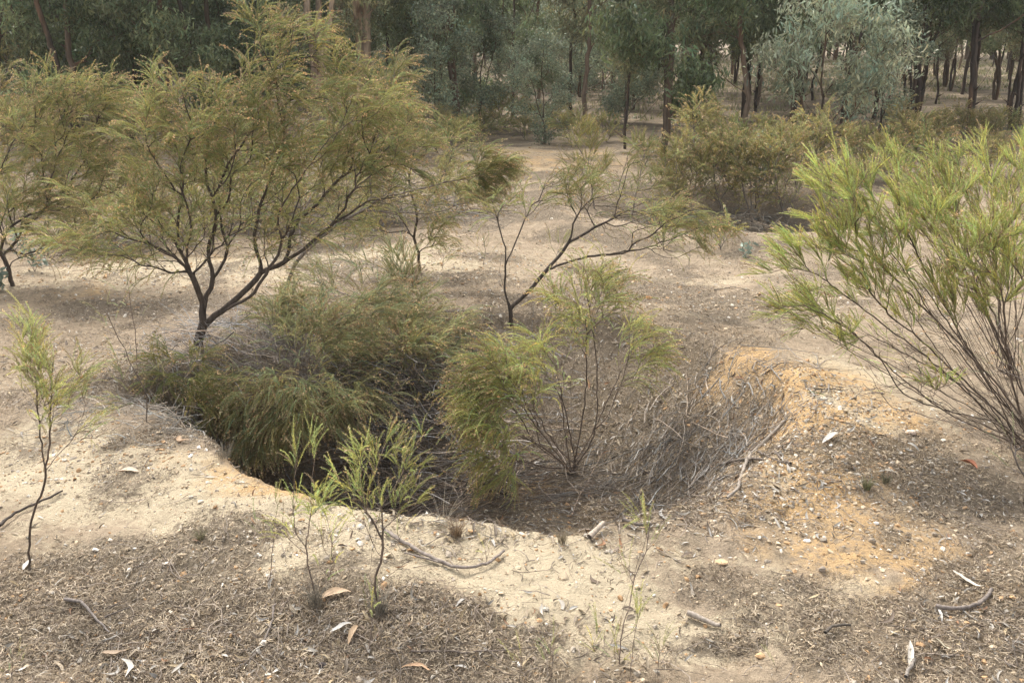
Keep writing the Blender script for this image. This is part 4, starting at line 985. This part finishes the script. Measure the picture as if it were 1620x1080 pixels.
# templates stand where the first of each kind stands; the rest are copies
KIND = {}
def gum_at(kind, loc, rot, sc, label, group):
    loc = np.array([loc[0], loc[1], h1(loc[0], loc[1]) - .02])
    if kind not in KIND:
        KIND[kind] = gum('gum_tree', label, **SPEC[kind]); r = KIND[kind]
    else:
        r = copy_tree(KIND[kind])
    r.location = tuple(loc); r.rotation_euler = (0, 0, rot); r.scale = (sc, sc, sc * (0.92 + .16 * random.random()))
    r['label'] = label
    if group: r['group'] = group
    return r
SPEC = {
 'low_dark':  dict(ht=8.5, seed=301, green='dark', low=.9, rad_=2.3, trunk=.075, ntip=800, spt=6, leaf=.13),
 'low_mid':   dict(ht=8.0, seed=302, green='mid', low=.9, rad_=2.1, trunk=.06, ntip=640, forks=1, spt=6, leaf=.13),
 'mid_fork':  dict(ht=9.0, seed=303, green='mid', low=1.7, rad_=2.0, trunk=.058, ntip=660, forks=3, spt=6, barkc=(.13,.095,.07), leaf=.13),
 'high_dark': dict(ht=10., seed=304, green='dark', low=2.3, rad_=2.1, trunk=.055, ntip=640, forks=2, spt=6, barkc=(.085,.066,.054), bare=6, leaf=.13),
 'pole':      dict(ht=10., seed=305, green='mid', low=2.2, rad_=1.9, trunk=.065, ntip=520, forks=1, spt=6, barkc=(.20,.15,.11), bare=5, leaf=.13),
 'blue':      dict(ht=4.2, seed=306, green='blue', low=.3, rad_=1.3, trunk=.03, ntip=420, forks=2, spt=4, leaf=.08),
 'silver':    dict(ht=2.75, seed=307, green='silver', low=1.1, rad_=1.35, trunk=.04, ntip=360, forks=3, spt=4, leaf=.12, bare=2),
 'pale':      dict(ht=11., seed=308, green='olive', low=3.0, rad_=2.2, trunk=.13, ntip=400, forks=3, spt=5, barkc=(.42,.32,.23), bare=4, leaf=.13),
 'thin':      dict(ht=7.0, seed=309, green='olive', low=2.0, rad_=1.1, trunk=.045, ntip=340, forks=1, spt=5, barkc=(.085,.066,.054), bare=5, leaf=.12),
}
random.seed(5)
NAMED = [
 (722,212,'mid_fork',.3,1.0,'gum tree with dark straight trunk and grey green crown, left of the far track'),
 (928,200,'pole',1.2,1.05,'tall gum with a bare orange brown trunk right of the far track'),
 (990,236,'thin',2.2,.8,'short dark leaning gum trunk between the orange brown trunk and the twin trunks'),
 (1048,240,'low_dark',4.0,1.0,'gum with twin dark trunks and a dense green crown, behind the forked tree crown'),
 (1170,214,'pole',3.0,1.15,'gum with a thick rough brown trunk left of the silvery gum'),
 (1295,262,'silver',.5,1.0,'bright silvery leaved young gum standing out before the dark trunks at right'),
 (1330,215,'high_dark',2.5,1.0,'dark trunked gum directly behind the silvery young gum'),
 (1440,212,'high_dark',.9,1.0,'dark gum right of the silvery young gum, trunk against the bright field'),
 (1532,215,'high_dark',5.1,1.15,'gum with a forked dark trunk above the dull olive bush at right'),
 (1600,206,'high_dark',3.7,1.0,'dark gum trunk at the right edge above the bush tips'),
 (612,190,'thin',.4,1.3,'thin dark curved gum trunk just right of the smooth pale gum'),
 (582,215,'pale',.8,1.1,'smooth pale barked gum above the crown of the biggest tree'),
 (500,225,'pale',2.9,.8,'smaller pale barked gum left of the smooth pale one'),
 (270,235,'mid_fork',1.8,.95,'gum with thin dark trunk behind the left crowns'),
 (130,240,'low_dark',.2,1.05,'dense dark green gum at upper left'),
 (210,230,'low_dark',2.4,1.0,'dense dark green gum next to the one at upper left'),
 (20,230,'low_mid',3.4,1.0,'dark gum filling the upper left corner'),
 (340,225,'low_dark',5.4,1.0,'dark gum behind the top of the biggest tree on its left'),
 (420,215,'low_mid',.7,1.0,'green gum behind the highest shoots of the biggest tree'),
 (655,205,'low_mid',4.4,.9,'grey green gum between the pale gum and the dark straight trunk'),
 (810,190,'low_mid',2.0,.85,'gum with a low grey crown straight above the far track'),
 (860,228,'blue',1.0,.6,'blue grey leaved young gum at the right side of the far track end'),
 (690,222,'blue',3.0,.75,'blue grey leaved young gum left of the dark straight trunk'),
 (760,205,'blue',4.5,.8,'blue grey leaved young gum right of the dark straight trunk'),
 (990,195,'blue',5.5,.7,'blue grey leaved young gum behind the short leaning trunk'),
 (1105,205,'thin',1.5,1.2,'slim dark gum between twin trunks and thick rough trunk'),
 (1390,225,'blue',2.7,.75,'blue grey leaved young gum right under the silvery crown'),
 (1250,212,'mid_fork',4.9,1.0,'gum with forked brown trunk half hidden left of the silvery gum'),
]
used = []
for (px, py, k, rot, sc, lab) in NAMED:
    g = G(px, py); used.append((g[0], g[1]))
    gum_at(k, g, rot, sc, lab, 'blue grey young gums' if k == 'blue' else 'gum trees at the front of the woodland')
rw = RS(400); rows = []
tries = 0
while len(rows) < 210 and tries < 9000:
    tries += 1
    yy = 28 + 46 * rw.rand() ** 1.25; xx = (rw.rand() * 2 - 1) * (.60 * yy + 2)
    pxx = 810 + 1575 * xx / yy
    if yy < 36 and 780 < pxx < 900: continue
    if any((xx - a) ** 2 + (yy - b_) ** 2 < (.9 + yy * .02) ** 2 for a, b_ in used): continue
    used.append((xx, yy)); rows.append((xx, yy))
rows.sort(key=lambda q: q[0] / q[1])
ORD = lambda n: '%d%s' % (n, 'th' if 10 <= n % 100 <= 20 else {1: 'st', 2: 'nd', 3: 'rd'}.get(n % 10, 'th'))
cnt = {}
for (xx, yy) in rows:
    right = xx / yy > .12; left = xx / yy < -.12
    k = rw.choice(['high_dark', 'thin', 'pole', 'mid_fork'], p=[.36, .38, .14, .12]) if right else (rw.choice(['low_dark', 'low_mid', 'mid_fork', 'high_dark'], p=[.4, .25, .2, .15]) if left else rw.choice(['low_mid', 'mid_fork', 'pole', 'thin', 'blue'], p=[.17, .12, .15, .36, .20]))
    zone = ('right' if right else 'left' if left else 'centre') ; dep = 'far' if yy > 50 else 'middle'
    desc = {'high_dark': 'dark trunked gum', 'thin': 'slim dark gum', 'pole': 'brown trunked gum', 'mid_fork': 'fork trunked gum', 'low_dark': 'dense dark gum', 'low_mid': 'bushy grey green gum', 'blue': 'blue leaved young gum'}[k]
    key = (desc, zone, dep); cnt[key] = cnt.get(key, 0) + 1
    gum_at(k, (xx, yy), rw.rand() * 6.28, .85 + .4 * rw.rand(), '%s from the left in the %s rows of the %s woodland' % (ORD(cnt[key]) + ' ' + desc, dep, zone), 'gum trees of the back rows')

# the far woodland that reads as one mass
rng = RS(500); nb = 15000
yy = 78 + 24 * rng.rand(nb); xx = (rng.rand(nb) * 2 - 1) * 75; cl = fbm(xx, yy, .12, 3, 70)
zz = h1(0, 85) + .8 + 13 * rng.rand(nb) ** .9 + cl
ap = np.stack([xx, yy, zz], -1); rr_ = RS(78)
ft_ = [gum_template(rr_, 9, .42, .13, .9, .6) for _ in range(5)]
tint = np.array(GUMC['mid']) * (.8 + .5 * rng.rand(nb, 1)) * (1 + .6 * vnoise(xx, zz, .35, 5)[:, None])
lf, _ = place(ft_, ap, rng.normal(0, .5, (nb, 3)) + [0, 0, 1], rng.normal(0, 1, (nb, 3)), .9 + .8 * rng.rand(nb), np.clip(tint, .01, .5), None, rng)
V1, T1, C1 = lf
tb = Tubes()
for i in range(160):
    x_ = (rng.rand() * 2 - 1) * 70; y_ = 78 + 22 * rng.rand(); z_ = h1(x_, y_) - .1; hh = 9 + 4 * rng.rand()
    tb.add(np.array([[x_ + rng.normal(0, .15) * t, y_, z_ + hh * t] for t in np.linspace(0, 1, 7)]), np.linspace(.2, .06, 7), 6, np.array((.10, .08, .06)) * (.6 + rng.rand()))
wd = mk('far_woodland_trunks', np.concatenate(tb.V), None, np.concatenate(tb.Q), [M_GBARK], None, np.concatenate(tb.C))
tag(wd, 'distant tree trunks of the woodland seen as one band', kind='stuff')
wc = mk('far_woodland', V1, T1, None, [M_GUM], None, C1); tag(wc, 'far off gum woodland reading as one grey green mass', kind='stuff')

# pale grass of the field beyond the trees, and tussocks of dry grass under them
rng = RS(501); n_ = 42000
y = 24 + 60 * rng.rand(n_); x = (rng.rand(n_) * 2 - 1) * (.6 * y + 2)
d = np.clip(.25 + 1.2 * vnoise(x, y, .35, 9) + .8 * sstep(38, 50, y), 0, 1); k = rng.rand(n_) < d; x = x[k]; y = y[k]
P0, a, b_, n = frame(x, y, rng, .15, -.01); m_ = len(x)
V = np.zeros((m_, 9, 3)); hh = .08 + .16 * rng.rand(m_)
for q in range(3):
    dx = rng.normal(0, .05, (m_, 2)); V[:, 3*q, :2] = dx; V[:, 3*q+1, :2] = dx + rng.normal(0, .02, (m_, 2)) + .012
    V[:, 3*q+2, :2] = dx + rng.normal(0, .06, (m_, 2)); V[:, 3*q+2, 2] = hh * (.7 + .5 * rng.rand(m_))
tn = np.where(rng.rand(m_, 1) < .5, np.array([[.34, .31, .16]]), np.array([[.26, .28, .14]])) * (.7 + .6 * rng.rand(m_, 1))
bulk('grass', V, np.array([(0,1,2),(3,4,5),(6,7,8)]), P0, a, b_, n, np.ones(m_), tn, M_LIT, 'pale dry grass of the field seen between the trunks', 'T')

# grass tussocks one can count
def tussock(label, px, py, r, h_, n_, col, seed):
    rng = RS(seed); c = G(px, py); tb = Tubes()
    for i in range(n_):
        a = rng.rand() * 2 * PI; o_ = r * .35 * rng.rand(); L = h_ * (.5 + .7 * rng.rand()); t = np.linspace(0, 1, 5)
        d = np.array([math.cos(a), math.sin(a), 0]); out_ = .3 + .7 * rng.rand()
        p = c + d * o_ + t[:, None] * np.array([0, 0, L]) * (1 - .25 * out_ * t[:, None]) + d * (t ** 1.8)[:, None] * L * .7 * out_
        tb.add(p, .0011 * np.linspace(1, .3, 5), 3, np.array(col) * (.6 + .8 * rng.rand()))
    o = tb.build('grass_tussock', M_LIT, None, c); return tag(o, label, 'grass tuft', 'small grass tufts on the soil')
tussock('small green grass tuft on the soil right of the hollow', 1371, 776, .05, .07, 90, (.24, .24, .12), 1)
tussock('wider grey green grass tuft above and right of the small tuft', 1402, 765, .06, .06, 90, (.28, .26, .17), 2)
tussock('faint green tuft on cream soil left of the lime saplings', 317, 856, .05, .06, 60, (.26, .24, .14), 3)
tussock('dry grass tuft on the leaf litter at the hollow edge', 890, 860, .06, .09, 60, (.30, .25, .17), 4)
tussock('reddish dry grass tuft on the near lip right of the lime sapling', 722, 850, .07, .10, 110, (.30, .21, .13), 5)
tussock('grey wiry grass tuft beneath the thin lime sapling', 500, 960, .09, .12, 110, (.28, .25, .20), 6)
tussock('grey wiry grass tuft beneath the bushy lime sapling', 600, 975, .10, .12, 130, (.29, .26, .21), 7)
tussock('dry straw tuft with tall pale heads beside the lime sapling crown', 700, 845, .06, .28, 12, (.50, .44, .34), 8)
tussock('dry grey grass tuft overhanging the dark left bank', 355, 725, .12, .10, 60, (.26, .23, .18), 9)

# a few blue leaved gum seedlings
def seedling_blue(label, px, py, ht, seed, nl=26):
    rng = RS(seed); b = G(px, py); D = b[1]
    tb = Tubes(); ap = []
    for s in range(3):
        e = b + np.array([rng.normal(0, .25 * ht), rng.normal(0, .15 * ht), ht * (.6 + .4 * rng.rand())])
        p = smooth_poly([b, (b + e) / 2 + rng.normal(0, .04 * ht, 3), e], .04); tb.add(p, np.linspace(.006, .002, len(p)) * ht, 5, (.12, .09, .07))
        for i in range(nl // 3): ap.append(p[int(len(p) * (.3 + .69 * rng.rand()))])
    root = empty('gum_seedling', b, label, 'seedling', 'blue leaved gum seedlings')
    tb.build('stems', M_BARK, root, b)
    if 'blu' not in _tc: r_ = RS(5); _tc['blu'] = [gum_template(r_, 2, .07, .035, .04, .2) for _ in range(5)]
    ap = np.array(ap); n = len(ap)
    lf, _ = place(_tc['blu'], ap, rng.normal(0, 1, (n, 3)), rng.normal(0, 1, (n, 3)), .8 + .5 * rng.rand(n), np.array([[.27, .33, .27]]) * (.8 + .4 * rng.rand(n, 1)), None, rng)
    mk('foliage', lf[0], lf[1], None, [M_GUM], root, lf[2], b, smooth=False)
seedling_blue('blue leaved gum seedling on pale soil under the left edge tree', 55, 430, .45, 1, 40)
seedling_blue('blue leaved gum seedling at the far left edge, lower and closer than the other', 2, 462, .25, 2, 30)
seedling_blue('tiny pale blue seedling on the crest before the second hollow', 1176, 408, .22, 3, 14)
seedling_blue('pale blue leaved shoots poking out among the olive brown bushes', 1195, 330, 1.15, 4, 40)

# ------------------------------------------------------------------ thin haze between the trees
import bmesh
bm = bmesh.new(); bmesh.ops.create_cube(bm, size=1)
for v in bm.verts: v.co = ((v.co.x) * 420, 126 + v.co.y * 290, 10 + v.co.z * 34)
me = bpy.data.meshes.new('haze'); bm.to_mesh(me); bm.free()
hz = bpy.data.objects.new('haze', me); C.objects.link(hz); hz['kind'] = 'stuff'; hz['label'] = 'thin pale dusty air between the trees'
hm, nt, N, L = newmat('haze_air'); ho = N.new('ShaderNodeOutputMaterial'); pv = N.new('ShaderNodeVolumePrincipled')
pv.inputs['Density'].default_value = .0008; pv.inputs['Color'].default_value = (.85, .87, .86, 1); pv.inputs['Anisotropy'].default_value = .3
L.new(pv.outputs[0], ho.inputs['Volume']); me.materials.append(hm)

# ------------------------------------------------------------------ light, sky, camera
sc = bpy.context.scene
SUN_EL, SUN_AZ = rad(56), rad(-28)      # azimuth measured from +Y towards +X
d = Vector((math.sin(SUN_AZ) * math.cos(SUN_EL), math.cos(SUN_AZ) * math.cos(SUN_EL), math.sin(SUN_EL)))
sl = bpy.data.lights.new('sun', 'SUN'); sl.energy = 1.5; sl.angle = rad(15); sl.color = (1, .93, .82)
so = bpy.data.objects.new('sun', sl); C.objects.link(so); so.rotation_euler = d.to_track_quat('Z', 'Y').to_euler(); so.location = (0, 0, 30)
w = bpy.data.worlds.new('World'); sc.world = w; w.use_nodes = True
nt = w.node_tree; nt.nodes.clear()
sky = nt.nodes.new('ShaderNodeTexSky'); sky.sky_type = 'NISHITA'; sky.sun_disc = False
sky.sun_elevation = SUN_EL; sky.sun_rotation = SUN_AZ; sky.air_density = 1.0; sky.dust_density = 5.0; sky.ozone_density = .6
hs = nt.nodes.new('ShaderNodeHueSaturation'); hs.inputs['Saturation'].default_value = .22     # thin bright cloud
bg = nt.nodes.new('ShaderNodeBackground'); bg.inputs['Strength'].default_value = .15
ow = nt.nodes.new('ShaderNodeOutputWorld')
nt.links.new(sky.outputs[0], hs.inputs['Color']); nt.links.new(hs.outputs[0], bg.inputs['Color']); nt.links.new(bg.outputs[0], ow.inputs[0])
cd = bpy.data.cameras.new('camera'); cam = bpy.data.objects.new('camera', cd); C.objects.link(cam); sc.camera = cam
cd.sensor_width = 36; cd.lens = 35; cd.clip_start = .05; cd.clip_end = 1000
cam.location = tuple(CAM); cam.rotation_euler = (PI / 2 - TH, 0, 0)
sc.view_settings.view_transform = 'Standard'; sc.view_settings.look = 'None'; sc.view_settings.gamma = 1; sc.view_settings.exposure = 1.2
sc.render.engine = 'CYCLES'
cy = sc.cycles; cy.max_bounces = 6; cy.diffuse_bounces = 4; cy.volume_bounces = 0; cy.glossy_bounces = 2; cy.transmission_bounces = 3; cy.transparent_max_bounces = 4
cy.use_denoising = True; cy.denoiser = 'OPENIMAGEDENOISE'; cy.denoising_prefilter = 'ACCURATE'; cy.sample_clamp_indirect = 6
sc.render.film_transparent = False
